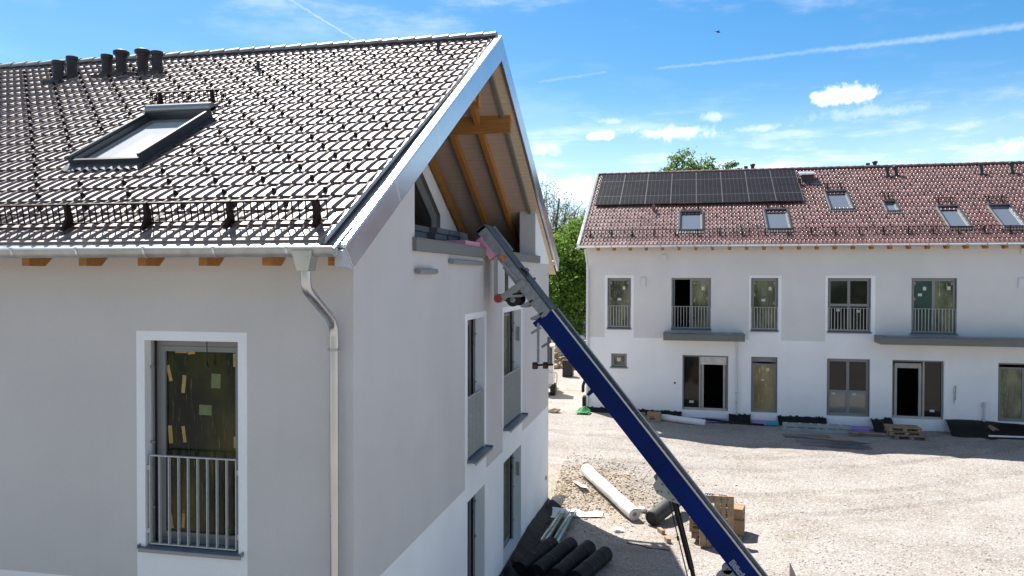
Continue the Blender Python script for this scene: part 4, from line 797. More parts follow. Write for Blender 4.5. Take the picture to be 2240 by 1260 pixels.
B.build('support_frame', mat('support_grey', (.33, .32, .30), .55, .2, var=.15), L, bevel=.004)
for y in (6.93, 7.52):
    B = MB(); B.disc_ring(wpt(.42, y, 5.534), (0, 1, 0), .055, .135, .09, 24, 0); wh = B.build('wheel', TYRE, L, bevel=.012); B = MB(); B.disc_ring(wpt(.42, y, 5.534), (0, 1, 0), .018, .056, .07, 18); B.build('rim', LGREY, wh)
for y in (6.84, 7.66):
    B = MB(); B.disc_ring(wpt(.125, y, 5.555), (0, 1, 0), .02, .075, .06, 18, 0)
    for k in range(8): a = k * .7854; B.box(*[q for c, h_ in ((.125 - LO.x + .072 * math.cos(a), .012), (y - LO.y, .028), (5.555 - LO.z + .072 * math.sin(a), .012)) for q in (c - h_, c + h_)])
    B.build('roller', RED, L, bevel=.004)
B = MB(TL); B.box(-1.52, -1.40, -.014, .0195, .19, .26); B.build('reflector', ORANGE, L, bevel=.008)
# hanging light bars
for (x0, y, z0, z1) in ((.935, 6.9, 4.93, 4.29), (1.03, 7.6, 4.60, 4.22)):
    B = MB(); B.bar(wpt(x0, y, z0 + .15), wpt(x0, y, z1), .045, .045); B.bar(wpt(x0 - .14, y, z0 - .06), wpt(x0 + .05, y, z0 + .06), .06, .05); lb = B.build('light_bar', LGREY, L)
    B = MB(); B.box(*[q for c, h_ in ((x0 - .06 - LO.x, .05), (y - LO.y, .06), (z1 - .06 - LO.z, .065)) for q in (c - h_, c + h_)]); B.bar(wpt(x0 - .02, y, z1 - .05), wpt(x0 + .10, y, z1 - .04), .04, .04); lp = B.build('lamp', BLACK, lb, bevel=.008)
    B = MB(); B.box(*[q for c, h_ in ((x0 - .06 - LO.x, .035), (y - .062 - LO.y, .004), (z1 - .075 - LO.z, .03)) for q in (c - h_, c + h_)]); B.build('lens', mat('lens_red', (.16, .02, .015), .4), lp)
# support plate, prop and hydraulic rod
for w in (.03, LWID - .06):
    B = MB(TL); B.prism([(3.74, w, .02), (4.44, w, .02), (4.44, w, -.02), (4.24, w, -.15), (4.02, w, -.24), (3.86, w, -.20), (3.82, w, -.06)], (0, .03, 0), 0)
    for t, h in ((3.95, -.04), (4.05, -.14), (4.15, -.05), (4.30, -.06), (4.0, -.19)): B.tube([(t, w - .018, h), (t, w + .001, h)], .014, 8, 1)
    B.build('support_plate', [mat('plate_grey', (.42, .41, .38), .5, .2, var=.12), GREASE], L)
B = MB(); B.tube([wpt(3.575, 7.22, 1.70), wpt(3.93, 7.22, .30)], .058, 14); B.tube([wpt(3.93, 7.22, .32), wpt(4.20, 7.22, gm(4.2, 7.22) + .02)], .045, 14); B.tube([wpt(3.50, 7.10, 1.62), wpt(3.90, 7.10, .0), wpt(4.08, 7.10, gm(4.08, 7.1) + .02)], .012, 8); B.tube([wpt(3.66, 7.10, .95), wpt(3.68, 7.10, .87)], .025, 8); B.build('prop', GREASE, L)
# winch drum and chassis at the foot
B = MB(); c = wpt(4.62, 6.98, .17); B.disc_ring(c, (0, 1, 0), .02, .26, .10, 32, 0); B.disc_ring((c[0], c[1] - .06, c[2]), (0, 1, 0), .055, .085, .02, 24, 1); B.disc_ring((c[0], c[1] - .055, c[2]), (0, 1, 0), .0, .055, .012, 20, 0); B.disc_ring((c[0] - .03, c[1], c[2] + .27), (0, 1, 0), .02, .10, .10, 18, 0)
B.prism([(c[0] - .14, c[1] - .052, c[2] + .02), (c[0] - .09, c[1] - .052, c[2] + .03), (c[0] - .13, c[1] - .052, c[2] + .07)], (0, -.006, 0), 2); B.build('winch', [LGREY, GREASE, RED], L)
B = MB(); B.bar(wpt(3.6, 7.0, -.18), wpt(6.8, 7.0, -.18), .10, .14); B.bar(wpt(3.6, 7.54, -.22), wpt(6.8, 7.54, -.22), .10, .14)
for x in (4.1, 5.5, 6.7): B.bar(wpt(x, 6.6, -.2), wpt(x, 7.7, -.2), .10, .10)
for x in (4.1, 6.7):
    for y in (6.45, 7.75): B.bar(wpt(x, y, -.16), wpt(x, y, gm(x, y) + .04), .07, .07); B.box(*[q for cc, h_ in ((x - LO.x, .14), (y - LO.y, .14), (gm(x, y) + .03 - LO.z, .03)) for q in (cc - h_, cc + h_)]); B.bar(wpt(x, 7.27, -.21), wpt(x, y, -.21), .08, .08)
B.build('chassis', LGREY, L, bevel=.006)
for y in (6.55, 7.45): B = MB(); B.disc_ring(wpt(5.1, y, gm(5.1, y) + .30), (0, 1, 0), .14, .30, .15, 28); wh = B.build('wheel', TYRE, L, bevel=.03); B = MB(); B.disc_ring(wpt(5.1, y, gm(5.1, y) + .30), (0, 1, 0), .02, .142, .12, 20); B.build('rim', LGREY, wh)
# lettering along the boom
def stroke(B, pts, wd, o, s_):
    for (a, b) in zip(pts, pts[1:]):
        a2, b2 = Vector((a[0], 0, a[1])), Vector((b[0], 0, b[1])); d = (b2 - a2).normalized(); p = Vector((-d.z, 0, d.x)) * wd / 2; e = d * wd / 2; q = [a2 - e - p, b2 + e - p, b2 + e + p, a2 - e + p]
        B.prism([(o[0] + v.x * s_, -.0035, o[1] + v.z * s_) for v in q], (0, .0035, 0))
GLY = {'B': [[(0, 0), (.72, 0), (.8, .1), (.8, .42), (.7, .5), (.8, .58), (.8, .9), (.72, 1), (0, 1), (0, 0)], [(.22, .22), (.58, .22), (.58, .40), (.22, .40), (.22, .22)], [(.22, .60), (.58, .60), (.58, .78), (.22, .78), (.22, .60)]],
       'o': [[(0, 0), (.8, 0), (.8, .72), (0, .72), (0, 0)], [(.22, .2), (.58, .2), (.58, .52), (.22, .52), (.22, .2)], [(.15, .86), (.3, .86), (.3, 1.0), (.15, 1.0), (.15, .86)], [(.5, .86), (.65, .86), (.65, 1.0), (.5, 1.0), (.5, .86)]],
       'c': [[(0, 0), (.75, 0), (.75, .2), (.22, .2), (.22, .52), (.75, .52), (.75, .72), (0, .72), (0, 0)]],
       'k': [[(0, 0), (.2, 0), (.2, .28), (.58, 0), (.85, 0), (.4, .36), (.85, .72), (.58, .72), (.2, .44), (.2, 1), (0, 1), (0, 0)]],
       'e': [[(0, 0), (.75, 0), (.75, .18), (.22, .18), (.22, .28), (.75, .28), (.75, .72), (0, .72), (0, 0)], [(.22, .44), (.55, .44), (.55, .56), (.22, .56), (.22, .44)]],
       'r': [[(0, 0), (.2, 0), (.2, .52), (.6, .52), (.6, .72), (0, .72), (0, 0)]]}
B = MB(TL); u = 5.84
for ch in 'Bocker'.replace(' ', ''):
    for st in GLY[ch]: stroke(B, st, .085, (u, .05), .105)
    u += .105 * (.98 if ch != 'r' else .8)
B.build('lettering', LETTER, L)
# pink insulation boards
def slab(name, label, cat, loc, size, m, rz=0, rx=0, ry=0, group=None, bevel=.004):
    B = MB(); a, b, c = size; B.box(-a / 2, a / 2, -b / 2, b / 2, 0, c); o = B.build(name, m, bevel=bevel); o.location = loc; o.rotation_euler = (rx, ry, rz); return tag(o, label, cat, group)
B = MB(TL); B.box(-2.05, -1.57, -.06, .62, .01, .15); o = B.build('foam_board', PINK, bevel=.004); o.location = LOC; o.scale = (LS,) * 3; tag(o, 'pink foam board wedged under the head of the lift at the parapet', 'foam board')
slab('foam_board', 'lilac pink foam board lying flat on the loggia parapet beside the lift', 'foam board', (-.22, 5.45, 6.549), (.40, 1.05, .09), PINK)
for i, (y0, y1, x0, x1, zt, lab) in enumerate(((3.5, 5.05, -1.9, -.75, 6.82, 'dark grey board stack at the left end of the loggia, under the sloped window'), (5.12, 5.85, -1.5, -.62, 6.86, 'grey board stack second from the left end of the loggia'), (5.92, 6.55, -1.5, -.62, 6.85, 'grey board stack just left of the shortest one in the loggia'), (6.62, 7.25, -1.45, -.62, 6.82, 'short grey board stack in the loggia nearest the lift head'))):
    B = MB(); z = 5.945; k = 0
    while z < zt - .02: a = random.uniform(-.02, .02); B.box(x0 + a, x1 + a, y0 + a, y1 + a, z, z + .1); z += .105
    o = B.build('board_stack', BOARDS_GREY, bevel=.004); tag(o, lab, 'board stack', 'grey board stacks in the loggia')

# ------------------------------------------------------------------ YARD, NEAR SIDE
def gx(x, y): return gzn(x, y)
# black dimple sheet along the gable foot
B = MB(); n = 60; vs = []; rg = random.Random(5)
for i in range(n + 1):
    y = 6.4 + (14.12 - 6.4) * i / n
    top = -.42 + .02 * math.sin(y * 3) if y > 13.6 else (-.42 + (.16 + .0) * ss(13.8, 10.5, y)); top += .03 * noise.noise((y * 2, 0, 0)); out = .05 + .16 * ss(14, 11, y) + .06 * noise.noise((y * 1.3, 4, 0)); g0 = gx(.35, y)
    if 7.7 < y < 10.15: top = min(top, -.26)
    vs += [(.006 + .01 * abs(noise.noise((y * 3, 7, 0))), y, top), (.05 + out * .5, y, top - .12 + .04 * noise.noise((y * 2, 9, 0))), (out + .06, y, (top + g0) / 2), (out + .20 + .05 * noise.noise((y * 1.7, 2, 0)), y, g0 + .02), (out + .42, y, g0 + .012)]
B.add(vs, [(5 * i + k, 5 * i + k + 1, 5 * i + k + 6, 5 * i + k + 5) for i in range(n) for k in range(4)], 0, True)
o = B.build('dimple_sheet', MEMB); tag(o, 'black dimple sheet hanging loose along the foot of the near gable wall', 'plastic sheet')
# black rolls
def roll(name, label, a, b, r, m, cat, group=None, core=None, n=26, flat=1.0, caps=True):
    a, b = Vector(a), Vector(b); c = (a + b) / 2; B = MB(); k = 7
    pts = [a + (b - a) * i / k - c for i in range(k + 1)]
    B.tube(pts, [r * (1 + .03 * math.sin(i * 2.3 + r * 40)) for i in range(k + 1)], n, 0, caps=core is None)
    if core:
        d = (b - a).normalized()
        for e, s_ in ((a - c, -1), (b - c, 1)): B.disc_ring(e + d * s_ * .002, d, core, r * .985, .012, n, 0); 
        B.tube([a - c + d * .004, b - c - d * .004], core * .98, 14, 1)
        for q in (.45, .65, .82): B.disc_ring(b - c + d * .010, d, r * q, r * q + .006, .004, n, 2)
    o = B.build(name, m); o.location = c; return tag(o, label, cat, group)
BR = [((.30, 8.2), (.72, 10.05), 'leftmost black membrane roll, crumpled, against the black dimple sheet'), ((.68, 8.15), (1.18, 10.05), 'second black membrane roll from the gable wall'), ((1.12, 8.05), (1.62, 9.95), 'third black membrane roll from the gable wall'), ((1.56, 7.95), (2.04, 9.62), 'black membrane roll farthest from the gable wall, ending at the pale stone')]
for (a, b, lab) in BR:
    r = .185; o = roll('membrane_roll', lab, (a[0], a[1], gx(*a) + r * .96), (b[0], b[1], gx(*b) + r * .96), r, [MEMB, DARK, BLACK], 'roll', 'black membrane rolls by the near gable', core=.06, n=28)
    for q in (.35, .8):
        B = MB(); d = (Vector((b[0], b[1], 0)) - Vector((a[0], a[1], 0))); p = Vector((a[0], a[1], gx(*a) + r * .96)) + d * q; B.disc_ring(p - o.location, d, r * 1.0, r * 1.045, .012, 26)
        B.build('strap', mat('strap_grey', (.06, .062, .068), .4), o)
# loose crumpled piece in front of the rolls
B = MB(); vs = []; N_ = 14
for i in range(N_):
    for j in range(N_):
        x = .05 + .75 * i / (N_ - 1); y = 7.3 + 1.3 * j / (N_ - 1); vs.append((x, y, gx(x, y) + .20 + .22 * noise.noise((x * 3, y * 2.4, 6)) - .1 * (x - .3)))
B.add(vs, [(i * N_ + j, i * N_ + j + 1, (i + 1) * N_ + j + 1, (i + 1) * N_ + j) for i in range(N_ - 1) for j in range(N_ - 1)], 0, False); o = B.build('membrane_sheet', MEMB); tag(o, 'crumpled black membrane offcut at the near corner of the gable foot', 'plastic sheet')
# steel studs
def stud(a, b, wd, lab):
    a, b = Vector(a), Vector(b); d = (b - a); c = a; L_ = d.length; B = MB(); B.box(-wd / 2, wd / 2, 0, L_, 0, .006); B.box(-wd / 2 - .006, -wd / 2, 0, L_, 0, .07); B.box(wd / 2, wd / 2 + .006, 0, L_, 0, .07); B.box(-wd / 2, -wd / 2 + .025, 0, L_, .064, .07); B.box(wd / 2 - .025, wd / 2, 0, L_, .064, .07)
    for k in range(22): y = .1 + k * (L_ - .2) / 21; B.box(wd / 2 + .0062, wd / 2 + .0085, y, y + .035, .025, .045, 1); B.box(-wd / 2 + .03, -wd / 2 + .045, y, y + .03, .0062, .0075, 1)
    o = B.build('steel_stud', [STEELB, mat('slot_dark', (.08, .09, .10), .6)]); o.location = c; o.rotation_euler = (math.atan2(d.z, math.hypot(d.x, d.y)), 0, math.atan2(-d.x, d.y)); return tag(o, lab, 'metal profile', 'steel studs by the near gable')
stud((.50, 10.25, gx(.5, 10.25) + .16), (.57, 13.05, gx(.57, 13.05) + .03), .155, 'slotted steel stud lying closest to the gable wall'); stud((.80, 10.2, gx(.8, 10.2) + .15), (.85, 13.1, gx(.85, 13.1) + .03), .155, 'slotted steel stud on the yard side of its twin')
# white sheet on the soil
B = MB(); vs = []; N1, N2 = 20, 10
for i in range(N1):
    for j in range(N2):
        u = i / (N1 - 1); v = j / (N2 - 1); x = .12 + 1.55 * u; y = 12.95 + .12 * u + (v - .5) * (.75 * (1 - u * .55)) + .05 * noise.noise((x * 4, v * 3, 2)); vs.append((x, y, gx(x, y) + .035 + .025 * noise.noise((x * 5, y * 5, 1))))
B.add(vs, [(i * N2 + j, i * N2 + j + 1, (i + 1) * N2 + j + 1, (i + 1) * N2 + j) for i in range(N1 - 1) for j in range(N2 - 1)], 0, True); o = B.build('fleece_sheet', WFAB); tag(o, 'flat white fleece sheet on the soil behind the steel studs', 'sheet')
B = MB(); B.tube([(.28 + .16 * math.cos(k * .6), 12.0 + .2 * math.sin(k * .6), gx(.3, 12) + .05 + .03 * k * .3) for k in range(14)], .014, 6); o = B.build('cable_coil', BLACK); tag(o, 'dark coiled cable between gable wall and steel studs', 'cable')
roll('fleece_roll', 'long white fleece roll lying across the brown soil bank', (.93, 15.5, gx(.93, 15.5) + .20), (2.55, 12.85, gx(2.55, 12.85) + .19), .178, [WFAB, CARD, mat('roll_layers', (.45, .44, .42), .8)], 'roll', core=.065)
B = MB(); B.box(-.12, .12, -.35, .35, 0, .004); o = B.build('fleece_flap', WFAB); o.location = (.86, 14.75, gx(.86, 14.75) + .05); o.rotation_euler = (0, .2, .5); tag(o, 'small white flap of fleece beside the long roll', 'sheet')
roll('pipe_section', 'thick dark grey pipe section on the gravel behind the lift', (3.02, 12.55, gx(3.02, 12.55) + .20), (3.78, 13.75, gx(3.78, 13.75) + .42), .205, [mat('dark_pipe', (.028, .031, .031), .6, var=.3, vs=6), DARK, BLACK], 'pipe', core=.17)
def rock(name, lab, cat, loc, s, m, seed=1):
    bm = bmesh.new(); bmesh.ops.create_icosphere(bm, subdivisions=2, radius=1)
    for v in bm.verts: v.co *= 1 + .35 * noise.noise(v.co * 1.7 + Vector((seed * 7, 0, 0))); v.co = Vector((v.co.x * s[0], v.co.y * s[1], v.co.z * s[2]))
    me = bpy.data.meshes.new(name); bm.to_mesh(me); bm.free(); me.materials.append(m); o = bpy.data.objects.new(name, me); COL.objects.link(o); o.location = loc; return tag(o, lab, cat)
rock('plastic_bag', 'crumpled white plastic bag on the gravel left of the lift prop', 'bag', (2.18, 11.87, gx(2.18, 11.87) + .04), (.13, .11, .07), WFAB, 1)
rock('paper_scrap', 'scrap of white fleece at the end of the long roll', 'scrap', (2.72, 13.5, gx(2.72, 13.5) + .05), (.13, .10, .08), WFAB, 5)
rock('stone', 'small pale stone at the end of the black membrane rolls', 'stone', (2.16, 9.75, gx(2.16, 9.75) + .04), (.06, .05, .05), STONE, 3)
rock('stone', 'pale brown stone at the far corner of the near house', 'stone', (-.2 - 1.45, 25.7, gx(-1.65, 25.7) + .08), (.28, .2, .14), STONEB, 4)
slab('timber_offcut', 'short timber offcut nearer the dark pipe section', 'offcut', (3.27, 12.0, gx(3.27, 12) + .005), (.10, .26, .10), PALW, .5); slab('timber_offcut', 'short timber offcut nearer the lift prop', 'offcut', (3.44, 11.35, gx(3.44, 11.35) + .005), (.10, .24, .11), PALW, .35)
B = MB(); B.tube([(2.45 + .13 * k, 10.95 - .035 * k + .05 * math.sin(k * 1.1), gx(2.45 + .13 * k, 10.9) + .02) for k in range(9)], .012, 6); o = B.build('cable', BLACK); tag(o, 'thin black cable lying on the gravel left of the lift prop', 'cable')
# goods behind the lift
def pallet_mesh(m, L_=1.2, W_=.8):
    B = MB()
    for i in range(5): y = -W_ / 2 + i * (W_ - .12) / 4; w = .145 if i % 2 == 0 else .10; y = min(y, W_ / 2 - w); B.box(-L_ / 2, L_ / 2, y, y + w, .122, .144)
    for x in (-L_ / 2, -.0725, L_ / 2 - .145):
        B.box(x, x + .145, -W_ / 2, W_ / 2, .1005, .1215)
        for y in (-W_ / 2, -.05, W_ / 2 - .10): B.box(x, x + .145, y, y + .10, .0225, .1)
    for y in (-W_ / 2, -.05, W_ / 2 - .10): B.box(-L_ / 2, L_ / 2, y, y + .10, 0, .022)
    return B
def pallet(lab, loc, rot, m, group=None, L_=1.2, W_=.8):
    o = pallet_mesh(m, L_, W_).build('pallet', m); o.location = loc; o.rotation_euler = rot; return tag(o, lab, 'pallet', group)
zb = gx(4.7, 11.6)
pallet('wooden pallet under the cardboard boxes behind the lift', (4.66, 11.75, zb + .02), (0, 0, -.12), PALG)
pallet('wooden pallet standing upright, leaning on the cardboard boxes', (4.60, 11.16, gx(4.6, 11.1) + .62), (R(90) - .16, R(90), R(-8)), PALW, None, 1.25, .8)
def carton(lab, loc, size, rz):
    a, b, c = size; B = MB(); B.box(-a / 2, a / 2, -b / 2, b / 2, 0, c, 0); B.box(-a / 2 - .001, a / 2 + .001, -.03, .03, c, c + .002, 1); B.box(-a * .32, a * .1, -b / 2 - .002, -b / 2, c * .25, c * .45, 2); B.box(-a * .32, a * .05, -b / 2 - .002, -b / 2, c * .55, c * .62, 2); B.box(a / 2, a / 2 + .002, -b * .3, b * .3, c * .3, c * .5, 2)
    o = B.build('cardboard_box', [CARD, TAPE, CARDD], bevel=.005); o.location = loc; o.rotation_euler = (0, 0, rz); return tag(o, lab, 'box', 'cardboard boxes behind the lift')
carton('cardboard box bottom left of the stack behind the lift', (4.25, 11.72, zb + .17), (.50, .60, .36), -.12); carton('cardboard box top left of the stack behind the lift', (4.26, 11.74, zb + .532), (.48, .58, .30), -.08)
carton('cardboard box bottom right of the stack behind the lift', (4.98, 11.75, zb + .17), (.66, .60, .36), -.12); carton('cardboard box top right of the stack behind the lift', (5.02, 11.78, zb + .532), (.56, .52, .26), -.2)
B = MB(); B.box(-.22, .22, -.30, .30, 0, .07, 0); ringbox(MB(), 0, 1, 0, 1, 0, 1, .1); B.box(-.24, .24, -.33, -.27, .07, .13, 1); B.box(-.24, .24, .27, .33, .07, .13, 1); B.box(-.24, -.18, -.27, .27, .07, .13, 1); B.box(.18, .24, -.27, .27, .07, .13, 1)
for k in range(9): B.box(-.18, .18, -.25 + .06 * k, -.225 + .06 * k, .085, .11, 1)
B.box(-.178, .178, -.268, .268, .071, .08, 2); o = B.build('drain_grate', [CONC, ZINCD, DARK], bevel=.004); o.location = (4.62, 11.95, zb + .84); o.rotation_euler = (0, 0, R(82)); tag(o, 'grey drain grate lying on top of the boxes behind the lift', 'grate')
B = MB(); B.prism([(-.10, 0, 0), (.07, 0, 0), (-.10, 0, .38)], (0, .02, 0)); o = B.build('metal_wedge', LGREY); o.location = (6.05, 8.62, gx(6.05, 8.62)); tag(o, 'small upright grey metal wedge at the foot of the lift', 'wedge')

# ------------------------------------------------------------------ FOOT OF THE FAR HOUSE
def far_obj(o, u, n, z=0, rz=0):
    n += 1.2 * ss(.5, 7, u + 2.15) * (1 if n < -1 else 0); p = fw2(u, n, z); o.location = (p[0], p[1], gzn(p[0], p[1]) + z); o.rotation_euler = (0, 0, FA + rz); return o
gl = lambda u: -.25 * ss(.5, 7, u + 2.15) + .01
def strip(u0, u1, zfun, out, lab, n=60, name='dimple_sheet'):
    B = MB(Tf); vs = []
    for i in range(n + 1):
        u = u0 + (u1 - u0) * i / n; zt = zfun(u); o_ = out * (1 + .5 * noise.noise((u * 1.2, 3, 0)))
        vs += [(u, .006, zt), (u, .03 + o_ * .25, zt - .03), (u, o_ * .7 + .03, (zt + gl(u)) * .5), (u, o_ + .05, gl(u) + .022), (u, o_ + .22, gl(u) + .012)]
    B.add(vs, [(5 * i + k, 5 * i + k + 1, 5 * i + k + 6, 5 * i + k + 5) for i in range(n) for k in range(4)], 0, True); o = B.build(name, MEMB); o.location = FO; o.rotation_euler = (0, 0, FA); return tag(o, lab, 'plastic sheet')
jag = lambda u: .03 * noise.noise((u * 3.1, 0, 0)) + .022 * (1 if noise.noise((u * 9, 5, 0)) > .1 else -1)
strip(-2.44, 1.75, lambda u: .19 + jag(u) - .04 * ss(-1, 1.5, u), .16, 'black sheet along the far house foot between its left corner and first entrance')
strip(3.72, 4.62, lambda u: .13 + jag(u), .25, 'short black sheet along the far house foot under the thin downpipe')
strip(5.72, 7.66, lambda u: .14 + jag(u), .25, 'black sheet along the far house foot behind the grey metal channels')
strip(9.36, 10.15, lambda u: .14 + jag(u) + .10 * ss(9.6, 10.1, u), .75, 'black sheet slumped beside the stacked pallets at the far house')
strip(12.16, 15.9, lambda u: .20 + .06 * math.sin(u * 1.1) + .03 * noise.noise((u * 2, 1, 0)), .95, 'broad black sheet heaped at the far house foot below the drain stub', 70)
def far_slab(name, lab, cat, u, n, size, m, rz=0, z=0, group=None, bevel=.004):
    a, b, c = size; B = MB(); B.box(-a / 2, a / 2, -b / 2, b / 2, 0, c); o = B.build(name, m, bevel=bevel); far_obj(o, u, n, z, rz); return tag(o, lab, cat, group)
o = carton('cardboard box on the ground left of the white roll at the far house', (0, 0, 0), (.55, .42, .36), 0); far_obj(o, .63, -1.75, 0, -.05); o['group'] = 'cardboard boxes at the far house'
far_slab('timber_block', 'small timber block behind the lift left of the cardboard box', 'block', .08, -1.5, (.35, .3, .28), PALG, .1)
p0, p1 = fw2(.95, -1.15, .14), fw2(2.72, -1.60, .14); roll('fleece_roll', 'white fleece roll lying in shade below the first entrance', (p0[0], p0[1], gzn(p0[0], p0[1]) + .14), (p1[0], p1[1], gzn(p1[0], p1[1]) + .14), .135, [WFAB, CARD, mat('roll_layers', (.45, .44, .42), .8)], 'roll', core=.05)
for (u, n, s_, m, lab) in ((2.7, -.42, (1.85, .38, .10), LILAC, 'long lilac foam board under the first entrance'), (4.95, -.42, (.60, .42, .14), LILAC, 'lilac foam block under the yellow filmed door'), (5.46, -.44, (.50, .40, .13), TEAL, 'teal foam block under the yellow filmed door'), (8.1, -.48, (.9, .42, .10), TEAL, 'teal foam board under the four pane door'), (8.95, -.48, (.75, .40, .09), LILAC, 'lilac foam board under the four pane door'), (8.72, -2.15, (.75, .40, .16), LILAC, 'lilac foam block behind the pale planks')):
    far_slab('foam_board', lab, 'foam board', u, n, s_, m, random.uniform(-.03, .03), .0 if n < -1 else .03, 'foam boards at the far house')
# cables and sheets between
B = MB(); B.tube([fw2(2.6 + .3 * k, -1.25 - .10 * k + .08 * math.sin(k), .05) for k in range(9)], .045, 8); o = B.build('drain_hose', MEMB); tag(o, 'black hose snaking from the white roll towards the metal channels', 'hose')
# grey metal channels
for k, (n, z, lab) in enumerate(((-2.45, .0, 'grey metal channel at the back of the channel bundle'), (-2.66, .0, 'grey metal channel in the middle of the channel bundle'), (-2.56, .17, 'grey metal channel on top of the channel bundle'))):
    B = MB(); B.box(-1.3, 1.3, -.09, .09, 0, .012); B.box(-1.3, 1.3, -.09, -.075, .012, .16); B.box(-1.3, 1.3, .075, .09, .012, .16)
    for j in range(6): x = -1.15 + .4 * j + random.uniform(-.1, .1); B.box(x, x + .1, -.092, .092, .1605, .166, 1)
    o = B.build('metal_channel', [mat('channel_grey', (.34, .36, .38), .5, .3, var=.15), STICKW], bevel=.003); far_obj(o, 6.98 + .05 * k, n, z, -.03); tag(o, lab, 'metal channel', 'grey metal channels at the far house')
# flat sheets
GRP = mat('shuttering_sheet', (.085, .095, .115), .42, var=.35, vs=2.5, vdet=7)
for k, (u, n, sz, rz, z, m, lab) in enumerate(((6.55, -3.75, (1.7, .55, .03), .06, .0, GRP, 'dark shuttering sheet nearest the metal channels'), (7.35, -4.10, (1.6, .22, .025), -.14, .035, PALW, 'narrow plank laid across the dark shuttering sheets'), (7.2, -4.55, (2.3, .55, .03), -.05, .0, GRP, 'dark shuttering sheet in the middle of the row'), (7.35, -5.2, (2.45, .55, .035), -.04, .0, GRP, 'dark shuttering sheet at the front edge of the row, half in sun'), (8.3, -4.2, (.9, .4, .02), .22, .04, LGREY, 'small pale sheet on the shuttering sheets'))):
    B = MB(); a, b, c = sz; B.box(-a / 2, a / 2, -b / 2, b / 2, 0, c * .5, 1); B.box(-a / 2, a / 2, -b / 2, b / 2, c * .5 + .0005, c, 0); o = B.build('flat_sheet', [m, PALW]); far_obj(o, u, n, z + .02, rz); tag(o, lab, 'sheet', 'sheets in front of the far house')
for k in range(3):
    B = MB(); B.box(-.62, .62, -.10, .10, 0, .045); o = B.build('plank', PALG, bevel=.003); far_obj(o, 8.82 + .04 * k, -3.05 + .04 * (k % 2), .055 * k, -.02 * k); tag(o, ('bottom plank', 'middle plank', 'top plank')[k] + ' of the small plank pile left of the pallets', 'plank', 'planks at the far house')
for k, (u, n, rz) in enumerate(((10.42, -3.05, -.06), (10.28, -2.72, .03), (10.24, -2.70, -.02))):
    o = pallet_mesh(PALG).build('pallet', PALG if k == 0 else PALW); far_obj(o, u, n, 0 if k == 0 else .10 + .15 * (k - 1), rz); tag(o, ('lowest weathered pallet, pushed forward, of the pile at the second entrance', 'middle pallet of the pile at the second entrance', 'topmost pallet of the pile at the second entrance')[k], 'pallet', 'pallets at the second entrance')
o = carton('brown cardboard box tipped over on the black sheet at the far house', (0, 0, 0), (.42, .3, .22), 0); far_obj(o, 13.75, -1.75, .12, .5); o.rotation_euler = (.25, .45, FA + .5); o['group'] = 'cardboard boxes at the far house'
B = MB(); B.tube([fw2(13.05, -2.19, .04), fw2(16.5, -2.0, .04)], .035, 10); o = B.build('white_pipe', WFAB); tag(o, 'thin white pipe on the ground in front of the heaped black sheet', 'pipe')
# corner of the far house: black wrap, green cloth
B = MB(); B.prism([(-2.62, .5, 0), (-2.47, .5, 0), (-2.47, -.12, 0), (-2.60, -.10, 0)], (0, 0, .62)); B.tube([(-2.62, .3, .8), (-2.60, .2, 1.1), (-2.52, .1, 1.3)], .07, 8); o = B.build('sheet_bundle', MEMB); o.location = FO; o.rotation_euler = (0, 0, FA); tag(o, 'black sheet bundle standing at the left corner of the far house', 'bundle')
B = MB(); vs = []
for i in range(9):
    for j in range(7): u = i / 8; v = j / 6; vs.append((-.32 + .62 * u, -.32 + .55 * v, .03 + .30 * math.exp(-((u - .55) ** 2 + (v - .6) ** 2) * 5) + .06 * noise.noise((u * 5, v * 5, 3))))
B.add(vs, [(i * 7 + j, i * 7 + j + 1, (i + 1) * 7 + j + 1, (i + 1) * 7 + j) for i in range(8) for j in range(6)]); o = B.build('green_tarp', GREEN); far_obj(o, -2.45, -.75, 0); tag(o, 'small green tarp crumpled at the foot of the far house downpipe', 'tarp')

# ------------------------------------------------------------------ BACKGROUND
# mini excavator, mostly hidden by the near house
EX = thing('mini_excavator', 'white mini excavator half hidden behind the near house', 'excavator', (-3.0, 31.2, 0), R(96))
for y in (-.62, .42):
    B = MB(); pr = [(-.85, .14), (-.72, .02), (.72, .02), (.85, .14), (.85, .30), (.72, .42), (-.72, .42), (-.85, .30)]; B.prism([(x, y, z) for x, z in pr], (0, .26, 0))
    for k in range(16): B.box(-.78 + .1 * k, -.74 + .1 * k, y - .005, y + .265, .40, .44); B.box(-.72 + .095 * k, -.69 + .095 * k, y - .004, y + .264, .0, .03)
    tr = B.build('track', TYRE, EX, bevel=.01)
B = MB(); B.box(-.55, .55, -.40, .40, .30, .55); B.prism([(-.85, -.55, .56), (.55, -.55, .56), (.70, -.55, .80), (.70, -.55, 1.05), (-.85, -.55, 1.15)], (0, 1.1, 0)); B.build('body', EXW, EX, bevel=.04)
B = MB(); 
for x in (-.45, .45):
    for y in (-.50, .44): B.box(x, x + .06, y, y + .06, 1.10, 2.40)
B.box(-.50, .56, -.54, .54, 2.40, 2.50); B.box(-.46, .50, -.50, .50, 1.10, 1.5); B.build('cab', EXW, EX, bevel=.03)
B = MB(); B.box(-.44, .48, -.47, .47, 1.51, 2.39); B.build('cab_glass', GLASSD, EX)
B = MB(); B.bar((.65, 0, .95), (1.6, 0, 2.3), .16, .22); B.bar((1.6, 0, 2.3), (2.3, 0, 1.1), .14, .16); B.build('arm', EXW, EX, bevel=.01); B = MB(); B.prism([(2.2, -.25, 1.15), (2.55, -.25, 1.0), (2.5, -.25, .62), (2.1, -.25, .6)], (0, .5, 0)); B.build('bucket', LDARK, EX)
